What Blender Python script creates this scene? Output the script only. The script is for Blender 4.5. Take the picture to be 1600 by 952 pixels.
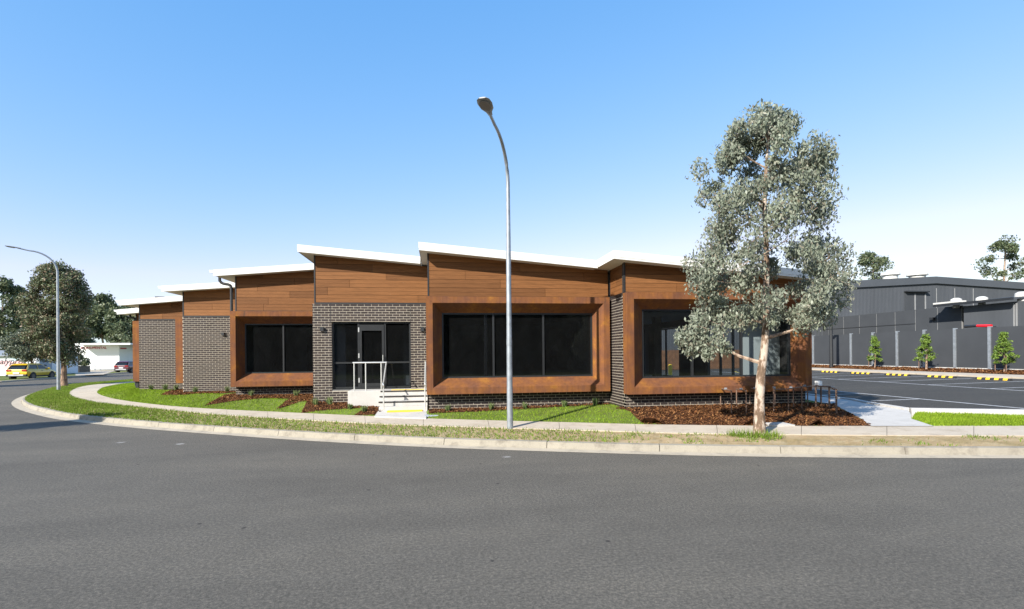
import bpy, bmesh, math, random
import numpy as np
from mathutils import Vector, Matrix
from mathutils.bvhtree import BVHTree
from mathutils.geometry import delaunay_2d_cdt
random.seed(7); rng = np.random.default_rng(7)
for o in list(bpy.data.objects): bpy.data.objects.remove(o)
S = bpy.context.scene; COL = S.collection
R = math.radians
# ------------------------------------------------------------------ camera, sky, sun, exposure
F, CX, CY, EYE, YAW, RS = 820.0, 800.0, 553.0, 2.1, R(8), 0.009
cd = bpy.data.cameras.new('camera'); cam = bpy.data.objects.new('camera', cd); COL.objects.link(cam)
cd.sensor_width = 36; cd.lens = F / 1600 * 36; cd.shift_y = (CY - 476) / 1600; cd.clip_end = 3000; cd.clip_start = .05
cam.matrix_world = Matrix.Translation((0, 0, EYE)) @ Matrix.Rotation(-YAW, 4, 'Z') @ Matrix.Rotation(R(90), 4, 'X') @ Matrix.Rotation(-math.atan(RS), 4, 'Z')
S.camera = cam
SUN_AZ, SUN_EL = R(47), R(31.5)          # heading of the shadows from +Y towards +X, elevation
W = bpy.data.worlds.new('World'); S.world = W; W.use_nodes = True
wn = W.node_tree.nodes; bg = wn['Background']; sky = wn.new('ShaderNodeTexSky'); sky.sky_type = 'NISHITA'
sky.sun_disc = False; sky.sun_elevation = SUN_EL; sky.sun_rotation = SUN_AZ + math.pi
sky.air_density = 1.0; sky.dust_density = 0.4; sky.ozone_density = 2.0
sp_ = wn.new('ShaderNodeSeparateColor'); cb_ = wn.new('ShaderNodeCombineColor'); WL = W.node_tree.links     # film-like response per channel
WL.new(sky.outputs[0], sp_.inputs[0])
for ch, (pw, k) in enumerate(((1.25, .66), (.65, 1.14), (.32, 2.25))):
    p1 = wn.new('ShaderNodeMath'); p1.operation = 'POWER'; p1.inputs[1].default_value = pw; WL.new(sp_.outputs[ch], p1.inputs[0])
    p2 = wn.new('ShaderNodeMath'); p2.operation = 'MULTIPLY'; p2.inputs[1].default_value = k; WL.new(p1.outputs[0], p2.inputs[0]); WL.new(p2.outputs[0], cb_.inputs[ch])
    if ch == 0: red_ = p2
    if ch == 1:
        p3 = wn.new('ShaderNodeMath'); p3.operation = 'MULTIPLY'; p3.inputs[1].default_value = .87; WL.new(p2.outputs[0], p3.inputs[0])
        p4 = wn.new('ShaderNodeMath'); p4.operation = 'MINIMUM'; WL.new(red_.outputs[0], p4.inputs[0]); WL.new(p3.outputs[0], p4.inputs[1]); WL.new(p4.outputs[0], cb_.inputs[0])
WL.new(cb_.outputs[0], bg.inputs[0]); bg.inputs[1].default_value = 0.15
sl = bpy.data.lights.new('sun', 'SUN'); sl.energy = 4.8; sl.angle = R(.5); sl.color = (1, .95, .87)
so = bpy.data.objects.new('sun', sl); COL.objects.link(so)
sd = Vector((math.sin(SUN_AZ) * math.cos(SUN_EL), math.cos(SUN_AZ) * math.cos(SUN_EL), -math.sin(SUN_EL)))
so.rotation_euler = sd.to_track_quat('-Z', 'Y').to_euler()
S.view_settings.view_transform = 'Standard'; S.view_settings.look = 'None'; S.view_settings.exposure = 1.0; S.view_settings.gamma = 1
S.render.engine = 'CYCLES'; S.cycles.transparent_max_bounces = 24; S.cycles.max_bounces = 8

# ------------------------------------------------------------------ pixel -> place
def ray(px, py):
    u, v = px - CX, py - CY
    return (u - RS * v) / F, (v + RS * u) / F
cY, sY = math.cos(YAW), math.sin(YAW)
def atY(px, py, Y):
    a, b = ray(px, py); Z = Y / (cY - sY * a); return Vector((a * Z * cY + Z * sY, Y, EYE - b * Z))
def atX(px, py, X):
    a, b = ray(px, py); Z = X / (a * cY + sY); return Vector((X, Z * cY - a * Z * sY, EYE - b * Z))
def atz(px, py, z):
    a, b = ray(px, py); Z = (EYE - z) / b; return Vector((a * Z * cY + Z * sY, Z * cY - a * Z * sY, z))

# ------------------------------------------------------------------ materials
def newmat(name):
    m = bpy.data.materials.new(name); m.use_nodes = True; nt = m.node_tree
    b = nt.nodes['Principled BSDF']; return m, nt, b
def N(nt, t, **k):
    n = nt.nodes.new(t)
    for a, v in k.items(): setattr(n, a, v)
    return n
def coords(nt, scale=(1, 1, 1), obj=False):
    if obj: src = N(nt, 'ShaderNodeTexCoord').outputs['Object']
    else: src = N(nt, 'ShaderNodeNewGeometry').outputs['Position']
    mp = N(nt, 'ShaderNodeMapping'); mp.inputs['Scale'].default_value = scale
    nt.links.new(src, mp.inputs[0]); return mp.outputs[0]
def noise(nt, vec, scale, detail=4, rough=.55):
    n = N(nt, 'ShaderNodeTexNoise'); n.inputs['Scale'].default_value = scale; n.inputs['Detail'].default_value = detail; n.inputs['Roughness'].default_value = rough
    nt.links.new(vec, n.inputs['Vector']); return n.outputs['Fac']
def ramp(nt, fac, stops):
    r = N(nt, 'ShaderNodeValToRGB'); e = r.color_ramp.elements
    while len(e) < len(stops): e.new(.5)
    for i, (p, c) in enumerate(stops):
        e[i].position = p; e[i].color = tuple(c) + (1,) if len(c) == 3 else c
    nt.links.new(fac, r.inputs[0]); return r.outputs[0]
def mix(nt, fac, a, b, mode='MIX'):
    m = N(nt, 'ShaderNodeMix', data_type='RGBA', blend_type=mode)
    for s, v in ((0, fac), (6, a), (7, b)):
        if hasattr(v, 'is_linked') or hasattr(v, 'links'): nt.links.new(v, m.inputs[s])
        elif s == 0: m.inputs[0].default_value = v
        else: m.inputs[s].default_value = tuple(v) + (1,)
    return m.outputs[2]
def bump(nt, b, h, strength=.3, dist=.01):
    n = N(nt, 'ShaderNodeBump'); n.inputs['Strength'].default_value = strength; n.inputs['Distance'].default_value = dist
    nt.links.new(h, n.inputs['Height']); nt.links.new(n.outputs[0], b.inputs['Normal'])
def g3(v): return (v, v, v)
def plain(name, col, rough=.6, metal=0, var=.12, scale=3, spec=.5, bumpy=0):
    m, nt, b = newmat(name); c = coords(nt)
    n = noise(nt, c, scale, 5)
    nt.links.new(ramp(nt, n, [(.3, [x * (1 - var) for x in col]), (.7, [min(1, x * (1 + var)) for x in col])]), b.inputs['Base Color'])
    b.inputs['Roughness'].default_value = rough; b.inputs['Metallic'].default_value = metal; b.inputs['Specular IOR Level'].default_value = spec
    if bumpy: bump(nt, b, noise(nt, c, scale * 15, 3), bumpy, .01)
    return m
M = {}
def asphalt(name, lo, hi, big):
    m, nt, b = newmat(name); c = coords(nt)
    fine = noise(nt, c, 26, 8, 1.0); mid = noise(nt, c, 2.2, 6, .7); wide = noise(nt, coords(nt, (.12, .45, 1)), 1.4, 4, .55)
    base = ramp(nt, fine, [(.395, [lo * .75, lo * .73, lo * .58]), (.5, [(lo + hi) / 2, (lo + hi) / 2 * .91, (lo + hi) / 2 * .75]), (.605, [hi * 1.55, hi * 1.34, hi * 1.08])])
    base = mix(nt, .55, base, ramp(nt, wide, [(.3, g3(.36)), (.5, g3(.5)), (.7, [.64, .63, .61])]), 'OVERLAY')
    base = mix(nt, .4, base, ramp(nt, mid, [(.3, g3(.4)), (.7, g3(.6))]), 'OVERLAY')
    if big:   # pale scuffs and dark drips
        v = N(nt, 'ShaderNodeTexVoronoi'); v.inputs['Scale'].default_value = .55; nt.links.new(coords(nt, (1, 1, 1)), v.inputs['Vector'])
        wob = noise(nt, c, 14, 4, .7)
        ad = N(nt, 'ShaderNodeMath', operation='MULTIPLY_ADD'); nt.links.new(wob, ad.inputs[0]); ad.inputs[1].default_value = .12; nt.links.new(v.outputs['Distance'], ad.inputs[2])
        base = mix(nt, ramp(nt, ad.outputs[0], [(.10, g3(.6)), (.125, g3(0))]), base, (.34, .33, .31))
        v2 = N(nt, 'ShaderNodeTexVoronoi'); v2.inputs['Scale'].default_value = 1.1; nt.links.new(coords(nt, (1.3, 1, 1)), v2.inputs['Vector'])
        base = mix(nt, ramp(nt, v2.outputs['Distance'], [(.034, g3(.8)), (.05, g3(0))]), base, (.025, .022, .02))
    nt.links.new(base, b.inputs['Base Color']); b.inputs['Roughness'].default_value = .85; b.inputs['Specular IOR Level'].default_value = .3
    bump(nt, b, fine, .6, .006); return m
M['asphalt'] = asphalt('asphalt', .046, .135, True)
M['asphalt_new'] = asphalt('asphalt_new', .028, .06, False)
def concrete(name, col, dirt, amount):
    m, nt, b = newmat(name); c = coords(nt)
    w = noise(nt, c, 1.1, 6, .65); f = noise(nt, c, 40, 3, .6)
    base = ramp(nt, w, [(.3, [x * .86 for x in col]), (.65, col)])
    base = mix(nt, ramp(nt, noise(nt, c, 2.7, 6, .7), [(.5, g3(0)), (.75, g3(amount))]), base, dirt)
    base = mix(nt, .35, base, ramp(nt, f, [(.3, g3(.4)), (.7, g3(.6))]), 'OVERLAY')
    nt.links.new(base, b.inputs['Base Color']); b.inputs['Roughness'].default_value = .85; bump(nt, b, f, .25, .004); return m
M['kerb'] = concrete('kerb_concrete', (.285, .255, .20), (.13, .11, .085), 1.0)
M['path'] = concrete('path_concrete', (.45, .385, .30), (.28, .22, .15), .8)
M['newcon'] = concrete('new_concrete', (.47, .45, .42), (.33, .31, .28), .7)
M['dust'] = concrete('gutter_concrete', (.42, .36, .27), (.17, .15, .12), .8)
def ground(name, a, bb, c2, s1):
    m, nt, b = newmat(name); c = coords(nt)
    base = mix(nt, ramp(nt, noise(nt, c, s1, 6, .65), [(.38, g3(0)), (.62, g3(1))]), a, bb)
    base = mix(nt, ramp(nt, noise(nt, c, s1 * 4.3, 4, .6), [(.45, g3(0)), (.7, g3(.7))]), base, c2)
    nt.links.new(base, b.inputs['Base Color']); b.inputs['Roughness'].default_value = .95; b.inputs['Specular IOR Level'].default_value = .1
    bump(nt, b, noise(nt, c, 30, 5, .7), .8, .02); return m
M['soil'] = ground('lawn_soil', (.09, .12, .022), (.12, .17, .03), (.14, .14, .05), 1.3)
M['verge'] = ground('verge_dirt', (.36, .26, .15), (.26, .2, .1), (.42, .34, .22), .8)
M['mulchbase'] = ground('mulch_base', (.055, .025, .013), (.085, .038, .018), (.05, .02, .012), 6)
M['field'] = ground('far_grass', (.1, .14, .04), (.16, .16, .06), (.08, .1, .03), .1)
def island(name, cols, rough=.8, spec=.3, obj=False, extra=None):
    m, nt, b = newmat(name)
    if obj: f = N(nt, 'ShaderNodeObjectInfo').outputs['Random']
    else: f = N(nt, 'ShaderNodeNewGeometry').outputs['Random Per Island']
    n = len(cols); base = ramp(nt, f, [(i / max(1, n - 1), c) for i, c in enumerate(cols)])
    if extra: base = extra(nt, b, base)
    nt.links.new(base, b.inputs['Base Color']); b.inputs['Roughness'].default_value = rough; b.inputs['Specular IOR Level'].default_value = spec; return m
def speck(nt, b, base):
    n = noise(nt, coords(nt), 120, 3); bump(nt, b, n, .3, .003)
    return mix(nt, .4, base, ramp(nt, n, [(.3, g3(.38)), (.7, g3(.62))]), 'OVERLAY')
BR = [(.022, .0155, .0135), (.034, .025, .022), (.027, .021, .021), (.042, .030, .025), (.024, .018, .0165)]
M['brick'] = island('charcoal_brick', BR, .7, .3, False, speck)
M['brick_obj'] = island('charcoal_brick_single', BR, .7, .3, True, speck)
M['mortar'] = plain('mortar', (.43, .38, .305), .95, 0, .12, 9)
def wood():
    m, nt, b = newmat('timber_board')
    ob = N(nt, 'ShaderNodeObjectInfo').outputs['Random']
    base = ramp(nt, ob, [(0, (.13, .056, .021)), (.35, (.185, .080, .029)), (.7, (.155, .066, .024)), (1, (.235, .105, .040))])
    g = noise(nt, coords(nt, (1.2, 1.2, 26)), 2.2, 6, .7)
    base = mix(nt, .75, base, ramp(nt, g, [(.3, g3(.3)), (.5, g3(.5)), (.72, g3(.7))]), 'OVERLAY')
    p = noise(nt, coords(nt, (1, 1, 2)), 7, 4, .7)
    base = mix(nt, ramp(nt, p, [(.69, g3(0)), (.74, g3(.35))]), base, (.5, .35, .22))
    nt.links.new(base, b.inputs['Base Color']); b.inputs['Roughness'].default_value = .6; b.inputs['Specular IOR Level'].default_value = .15
    bump(nt, b, g, .25, .004); return m
M['wood'] = wood()
def corten():
    m, nt, b = newmat('rusted_steel')
    blot = noise(nt, coords(nt, (1, 1, 1)), 2.1, 6, .62); st = noise(nt, coords(nt, (7, 7, .5)), 1.6, 5, .65); fine = noise(nt, coords(nt), 55, 4, .65)
    base = ramp(nt, blot, [(.28, (.105, .048, .030)), (.45, (.145, .060, .029)), (.6, (.185, .074, .024)), (.75, (.28, .125, .024))])
    base = mix(nt, .6, base, ramp(nt, st, [(.3, g3(.34)), (.5, g3(.5)), (.7, g3(.64))]), 'OVERLAY')
    base = mix(nt, ramp(nt, noise(nt, coords(nt, (5, 5, .35)), 1.3, 3, .5), [(.68, g3(0)), (.76, g3(.55))]), base, (.055, .042, .030))
    base = mix(nt, .35, base, ramp(nt, fine, [(.3, g3(.35)), (.7, g3(.65))]), 'OVERLAY')
    nt.links.new(base, b.inputs['Base Color']); b.inputs['Roughness'].default_value = .75; b.inputs['Specular IOR Level'].default_value = .12
    bump(nt, b, fine, .15, .003); return m
M['rust'] = corten()
M['white'] = plain('white_fascia', (.60, .595, .575), .5, 0, .03, 2)
M['soffit'] = plain('cream_soffit', (.62, .58, .50), .7, 0, .04, 2)
M['black'] = plain('black_metal', (.018, .019, .021), .45, 0, .15, 4)
M['frame'] = plain('charcoal_aluminium', (.016, .017, .018), .4, 0, .1, 4)
M['dark'] = plain('dark_backing', (.02, .017, .015), .8)
M['inner'] = plain('interior_wall', (.20, .205, .21), .8, 0, .05, 1)
M['innerfl'] = plain('interior_floor', (.10, .10, .10), .5, 0, .15, 2)
M['pale'] = plain('pale_partition', (.30, .325, .32), .8, 0, .03, 1)
M['galv'] = plain('galvanised_steel', (.30, .325, .35), .45, .5, .2, 6)
M['stain'] = plain('stainless_steel', (.62, .62, .60), .35, .6, .06, 8)
M['yellow'] = plain('yellow_paint', (.80, .50, .03), .6, 0, .15, 20)
M['linew'] = plain('white_line_paint', (.42, .42, .42), .8, 0, .25, 5)
M['liney'] = plain('yellow_line_paint', (.55, .40, .05), .8, 0, .25, 5)
M['rubber'] = plain('black_rubber', (.02, .02, .02), .75, 0, .2, 9)
M['grey'] = plain('charcoal_panel', (.050, .054, .060), .7, 0, .08, .6, .15)
def ribbed():
    m, nt, b = newmat('charcoal_cladding'); w = N(nt, 'ShaderNodeTexWave', wave_type='BANDS', bands_direction='X'); w.inputs['Scale'].default_value = 1.6; nt.links.new(coords(nt, (1, 1, 0)), w.inputs['Vector'])
    base = mix(nt, .5, ramp(nt, noise(nt, coords(nt, (1, 1, .2)), .5, 6, .7), [(.3, (.058, .063, .070)), (.7, (.078, .084, .094))]), ramp(nt, w.outputs['Fac'], [(.1, g3(.42)), (.5, g3(.52))]), 'OVERLAY')
    nt.links.new(base, b.inputs['Base Color']); b.inputs['Roughness'].default_value = .7; b.inputs['Specular IOR Level'].default_value = .15; bump(nt, b, w.outputs['Fac'], .5, .04); return m
M['grey2'] = ribbed()
M['grey3'] = plain('charcoal_trim', (.065, .072, .082), .6, 0, .05, .5, .2)
M['joint'] = plain('pale_joint', (.22, .22, .22), .7, 0, .08, 2)
M['plinth'] = plain('plinth_concrete', (.50, .49, .46), .85, 0, .1, 1)
M['red'] = plain('red_paint', (.62, .012, .02), .4, 0, .05, 3)
M['redtext'] = plain('red_lettering', (.42, .02, .03), .6, 0, .05, 3)
M['darktext'] = plain('dark_lettering', (.05, .05, .055), .7, 0, .05, 3)
M['pink'] = plain('pink_mural_paint', (.72, .45, .45), .8, 0, .2, 1.2)
M['bluep'] = plain('blue_mural_paint', (.45, .60, .66), .8, 0, .2, 1.2)
M['signgrey'] = plain('grey_sign', (.30, .34, .40), .7, 0, .05, 2)
M['bwhite'] = plain('white_render', (.78, .78, .77), .8, 0, .03, .7)
M['orange'] = plain('orange_sign', (.75, .25, .06), .6)
M['timber'] = plain('brown_timber', (.13, .06, .027), .8, 0, .3, 3)
M['rack'] = plain('weathered_timber_post', (.16, .10, .07), .8, 0, .35, 25, .3, .4)
M['boxgrey'] = plain('grey_box', (.24, .255, .27), .5, 0, .1, 20)
def bark(name, a, c, d):
    m, nt, b = newmat(name); n = noise(nt, coords(nt, (1, 1, .45)), 9, 6, .65); f = noise(nt, coords(nt, (1, 1, .3)), 40, 4, .7)
    base = ramp(nt, n, [(.42, d), (.49, c), (.54, a), (.75, a)]); base = mix(nt, .5, base, ramp(nt, f, [(.3, g3(.35)), (.7, g3(.65))]), 'OVERLAY')
    nt.links.new(base, b.inputs['Base Color']); b.inputs['Roughness'].default_value = .85; bump(nt, b, n, .8, .02); return m
M['bark'] = bark('mottled_gum_bark', (.40, .33, .265), (.21, .14, .095), (.11, .07, .042))
M['bark2'] = bark('brown_bark', (.26, .17, .11), (.15, .09, .06), (.08, .05, .035))
M['bark3'] = bark('pale_gum_bark', (.36, .27, .20), (.26, .18, .13), (.15, .10, .07))
def leaf(name, cols, tr=.25, rough=.5, spec=.35):
    m, nt, b = newmat(name); f = N(nt, 'ShaderNodeNewGeometry').outputs['Random Per Island']
    base = ramp(nt, f, [(i / (len(cols) - 1), c) for i, c in enumerate(cols)])
    base = mix(nt, .7, base, ramp(nt, noise(nt, coords(nt), 1.3, 4), [(.3, g3(.36)), (.7, g3(.64))]), 'OVERLAY')
    nt.links.new(base, b.inputs['Base Color']); b.inputs['Roughness'].default_value = rough; b.inputs['Specular IOR Level'].default_value = spec
    t = N(nt, 'ShaderNodeBsdfTranslucent'); nt.links.new(base, t.inputs[0]); ms = N(nt, 'ShaderNodeMixShader'); ms.inputs[0].default_value = tr
    nt.links.new(b.outputs[0], ms.inputs[1]); nt.links.new(t.outputs[0], ms.inputs[2]); nt.links.new(ms.outputs[0], nt.nodes['Material Output'].inputs[0]); return m
M['leaf'] = leaf('grey_green_gum_leaf', [(.16, .185, .13), (.215, .245, .18), (.26, .29, .22), (.185, .21, .145), (.33, .355, .28), (.21, .18, .13)], .33, .5, .4)
M['leaf2'] = leaf('olive_gum_leaf', [(0.078, 0.101, 0.046), (0.132, 0.163, 0.078), (0.109, 0.139, 0.07), (0.186, 0.171, 0.101), (0.232, 0.163, 0.109)], .2)
M['leaf3'] = leaf('grey_olive_leaf', [(.09, .11, .07), (.13, .15, .10), (.16, .18, .13)], .2)
M['leaf4'] = leaf('dark_gum_leaf', [(0.054, 0.078, 0.039), (0.093, 0.124, 0.062), (0.139, 0.155, 0.078), (0.078, 0.101, 0.046)], .2)
M['leaf5'] = leaf('bright_sapling_leaf', [(.07, .13, .02), (.12, .20, .03), (.20, .28, .05), (.09, .15, .03)], .25)
M['grass'] = leaf('lawn_grass', [(.13, .21, .014), (.19, .29, .02), (.26, .36, .03), (.16, .25, .016)], .3, .7, .1)
M['grassv'] = leaf('verge_grass', [(.10, .17, .016), (.14, .23, .024), (.19, .26, .04), (.11, .19, .018), (.24, .24, .07)], .3, .7, .1)
M['tuft'] = leaf('tussock_leaf', [(.10, .16, .05), (.16, .22, .08), (.22, .24, .10)], .25, .7, .2)
M['chip'] = island('mulch_chip', [(.05, .02, .010), (.10, .04, .017), (.16, .068, .025), (.07, .027, .012), (.28, .14, .055), (.09, .036, .016)], .9, .1)
def glass(name, tint):
    m, nt, b = newmat(name); nt.nodes.remove(b)
    t = N(nt, 'ShaderNodeBsdfTransparent'); t.inputs[0].default_value = tint + (1,)
    gl = N(nt, 'ShaderNodeBsdfGlossy'); gl.inputs['Roughness'].default_value = .015; gl.inputs[0].default_value = (.9, .95, 1, 1)
    fr = N(nt, 'ShaderNodeFresnel'); bf = N(nt, 'ShaderNodeMath', operation='MULTIPLY_ADD'); nt.links.new(N(nt, 'ShaderNodeNewGeometry').outputs['Backfacing'], bf.inputs[0]); bf.inputs[1].default_value = 1 / 1.45 - 1.45; bf.inputs[2].default_value = 1.45; nt.links.new(bf.outputs[0], fr.inputs[0]); ms = N(nt, 'ShaderNodeMixShader')
    nt.links.new(fr.outputs[0], ms.inputs[0]); nt.links.new(t.outputs[0], ms.inputs[1]); nt.links.new(gl.outputs[0], ms.inputs[2])
    df = N(nt, 'ShaderNodeBsdfDiffuse'); df.inputs[0].default_value = (.42, .44, .46, 1); ms2 = N(nt, 'ShaderNodeMixShader')     # thin film of dust
    nt.links.new(ramp(nt, noise(nt, coords(nt, (1, 1, .6)), 2.4, 7, .75), [(.35, g3(.006)), (.6, g3(.010)), (.75, g3(.018))]), ms2.inputs[0]); nt.links.new(ms.outputs[0], ms2.inputs[1]); nt.links.new(df.outputs[0], ms2.inputs[2])
    nt.links.new(ms2.outputs[0], nt.nodes['Material Output'].inputs[0]); return m
M['glass'] = glass('tinted_glass', (.30, .33, .36))
M['glassclear'] = glass('clear_tinted_glass', (.74, .78, .80))
def carpaint(name, col):
    m, nt, b = newmat(name); b.inputs['Base Color'].default_value = col + (1,); b.inputs['Roughness'].default_value = .3; b.inputs['Coat Weight'].default_value = .8; b.inputs['Coat Roughness'].default_value = .05
    return m
M['ypaint'] = carpaint('yellow_car_paint', (.62, .40, .01)); M['rpaint'] = carpaint('maroon_car_paint', (.09, .012, .02))
M['carglass'] = plain('car_glass', (.012, .015, .018), .08, 0, 0, 1, .6)
M['lens'] = plain('tail_lens', (.35, .01, .01), .2); M['silver'] = plain('silver_plastic', (.42, .42, .43), .4); M['lamphead'] = plain('lamp_housing', (.25, .255, .26), .5); M['frame2'] = plain('lamp_lens', (.16, .155, .14), .3); M['rim'] = plain('wheel_rim', (.06, .06, .065), .4, .3)

# ------------------------------------------------------------------ building blocks
def tag(o, label=None, cat=None, group=None, kind=None):
    if label: o['label'] = label
    if cat: o['category'] = cat
    if group: o['group'] = group
    if kind: o['kind'] = kind
    return o
def empty(name, loc=(0, 0, 0), rz=0):
    o = bpy.data.objects.new(name, None); COL.objects.link(o); o.location = loc; o.rotation_euler[2] = rz; o.empty_display_size = .2; return o
def link(name, me, parent=None, loc=None):
    o = bpy.data.objects.new(name, me); COL.objects.link(o)
    if parent is not None: o.parent = parent
    if loc is not None: o.location = loc
    return o
class MB:
    def __init__(s, org=(0, 0, 0)): s.v = []; s.f = []; s.o = Vector(org); s.mi = []; s.cur = 0
    def add(s, vs, fs):
        n = len(s.v); s.v += [tuple(Vector(p) - s.o) for p in vs]; s.f += [tuple(i + n for i in f) for f in fs]; s.mi += [s.cur] * len(fs); return s
    def box(s, a, b):
        x0, y0, z0 = [min(a[i], b[i]) for i in range(3)]; x1, y1, z1 = [max(a[i], b[i]) for i in range(3)]
        return s.add([(x0, y0, z0), (x1, y0, z0), (x1, y1, z0), (x0, y1, z0), (x0, y0, z1), (x1, y0, z1), (x1, y1, z1), (x0, y1, z1)],
              [(0, 3, 2, 1), (4, 5, 6, 7), (0, 1, 5, 4), (1, 2, 6, 5), (2, 3, 7, 6), (3, 0, 4, 7)])
    def prism(s, poly, d):       # poly of points, extruded along d
        n = len(poly); d = Vector(d); A = [Vector(p) for p in poly]; B = [p + d for p in A]
        nrm = Vector((0, 0, 0))
        for i in range(n): nrm += A[i].cross(A[(i + 1) % n])
        if nrm.dot(d) > 0: A.reverse(); B.reverse()
        return s.add(A + B, [tuple(range(n)), tuple(range(2 * n - 1, n - 1, -1))] + [(i, i + n, (i + 1) % n + n, (i + 1) % n) for i in range(n)])
    def tube(s, pts, r, n=8, cap=True):
        pts = [Vector(p) for p in pts]; rs = r if isinstance(r, (list, tuple)) else [r] * len(pts); vs = []
        for i, p in enumerate(pts):
            t = (pts[min(i + 1, len(pts) - 1)] - pts[max(i - 1, 0)]).normalized()
            u = t.cross(Vector((0, 0, 1)) if abs(t.z) < .9 else Vector((1, 0, 0))).normalized(); w = t.cross(u)
            vs += [p + (u * math.cos(2 * math.pi * k / n) + w * math.sin(2 * math.pi * k / n)) * rs[i] for k in range(n)]
        fs = [(i * n + k, (i + 1) * n + k, (i + 1) * n + (k + 1) % n, i * n + (k + 1) % n) for i in range(len(pts) - 1) for k in range(n)]
        if cap: fs += [tuple(range(n)), tuple(range((len(pts) - 1) * n + n - 1, (len(pts) - 1) * n - 1, -1))]
        return s.add(vs, fs)
    def build(s, name, mat, parent=None, smooth=False, bevel=0):
        me = bpy.data.meshes.new(name); me.from_pydata(s.v, [], s.f)
        for m in (mat if isinstance(mat, list) else [mat]): me.materials.append(m)
        if isinstance(mat, list): me.polygons.foreach_set('material_index', s.mi)
        if smooth: me.polygons.foreach_set('use_smooth', [True] * len(me.polygons)); me.set_sharp_from_angle(angle=R(40))
        o = link(name, me, parent)
        if bevel:
            bm = bmesh.new(); bm.from_mesh(me); bmesh.ops.bevel(bm, geom=bm.edges[:], offset=bevel, segments=1, affect='EDGES'); bm.to_mesh(me); bm.free()
        return o
def npmesh(name, V, nper, mat, parent=None):       # V: (count*nper,3), every nper vertices one face
    me = bpy.data.meshes.new(name); nv = len(V); nf = nv // nper
    me.vertices.add(nv); me.vertices.foreach_set('co', np.asarray(V, dtype=np.float32).ravel())
    me.loops.add(nv); me.loops.foreach_set('vertex_index', np.arange(nv, dtype=np.int32))
    me.polygons.add(nf); me.polygons.foreach_set('loop_start', np.arange(0, nv, nper, dtype=np.int32)); me.polygons.foreach_set('loop_total', np.full(nf, nper, dtype=np.int32))
    me.update(calc_edges=True); me.materials.append(mat); return link(name, me, parent)
def spline(keys, ts):        # keys: list of (t, Vector); Catmull-Rom at the ts
    out = []
    for t in ts:
        i = 0
        while i < len(keys) - 2 and t > keys[i + 1][0]: i += 1
        t0, p1 = keys[i]; t1, p2 = keys[i + 1]; k = (t - t0) / (t1 - t0)
        p0 = keys[max(i - 1, 0)]; p3 = keys[min(i + 2, len(keys) - 1)]
        m1 = (p2 - p0[1]) / max(1e-6, t1 - p0[0]) * (t1 - t0); m2 = (p3[1] - p1) / max(1e-6, p3[0] - t0) * (t1 - t0)
        k2, k3 = k * k, k ** 3
        out.append(p1 * (2 * k3 - 3 * k2 + 1) + m1 * (k3 - 2 * k2 + k) + p2 * (-2 * k3 + 3 * k2) + m2 * (k3 - k2))
    return out
def inpoly(x, y, P):
    c = False; n = len(P)
    for i in range(n):
        x0, y0 = P[i][0], P[i][1]; x1, y1 = P[i - 1][0], P[i - 1][1]
        if (y0 > y) != (y1 > y) and x < (x1 - x0) * (y - y0) / (y1 - y0) + x0: c = not c
    return c
def inpoly_np(X, Y, P):
    c = np.zeros(len(X), bool); n = len(P)
    for i in range(n):
        x0, y0 = P[i][0], P[i][1]; x1, y1 = P[i - 1][0], P[i - 1][1]
        if y0 == y1: continue
        c ^= ((y0 > Y) != (y1 > Y)) & (X < (x1 - x0) * (Y - y0) / (y1 - y0) + x0)
    return c

# ------------------------------------------------------------------ ground, roads, verge, footpath, lawn
MB().add([(-900, -900, -.06), (900, -900, -.06), (900, 900, -.06), (-900, 900, -.06)], [(0, 1, 2, 3)]).build('ground', M['field'])
tag(bpy.data.objects['ground'], kind='structure')
road = MB().add([(-80, -9, 0), (80, -9, 0), (80, 60, 0), (-38.6, 60, 0), (-41.6, 150, 0), (-41.8, 150, 0), (-80, 30, 0)], [(0, 1, 2, 3, 6)]).add([(-41.6, 150, 0), (-43.5, 85, 0), (-38.6, 60, 0), (-16, 60, 0), (-16, 150, 0)], [(4, 3, 2, 1, 0)]).build('road', M['asphalt'])
tag(road, kind='structure')
def keys(L, z): return [(t, atz(a, b, z)) for t, a, b in L]
KK = keys([(-4, 300, 587), (-3, 205, 593.2), (-2.4, 135, 598.5), (-2, 105, 601.2), (-1.6, 90, 604), (-1, 60, 612.5), (-.6, 46, 618), (-.2, 40.5, 623.5), (.2, 46, 629), (.7, 62.5, 635), (1, 90, 641.5), (1.4, 125, 647.3), (1.9, 187.5, 653.7), (2.5, 250, 659), (3.1, 312.5, 663.3), (4, 400, 669), (4.8, 480, 673.8), (5.6, 559, 678), (6.9, 690, 683.8), (8, 800, 687.2), (9, 900, 690), (10.7, 1070, 694), (12.8, 1280, 696.6), (14.5, 1450, 697.2), (16, 1600, 697.4), (18, 1800, 697.5)], .15)
F1 = keys([(-4, 300, 592), (-3, 205.5, 596.8), (-2, 165, 599.8), (-1.2, 132, 603.5), (-.5, 114, 609), (0, 107.5, 614.5), (.5, 111, 619.5), (1, 125, 624), (1.5, 156, 630), (2.5, 244, 639), (3.1, 312, 646), (4, 400, 652.5), (5, 500, 658.5), (5.85, 585, 663), (6.9, 690, 666.8), (8, 800, 670), (9, 900, 673), (10.7, 1070, 678), (12.8, 1280, 680.5), (14.5, 1450, 681.6), (16, 1600, 682), (18, 1800, 682)], .19)
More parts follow.
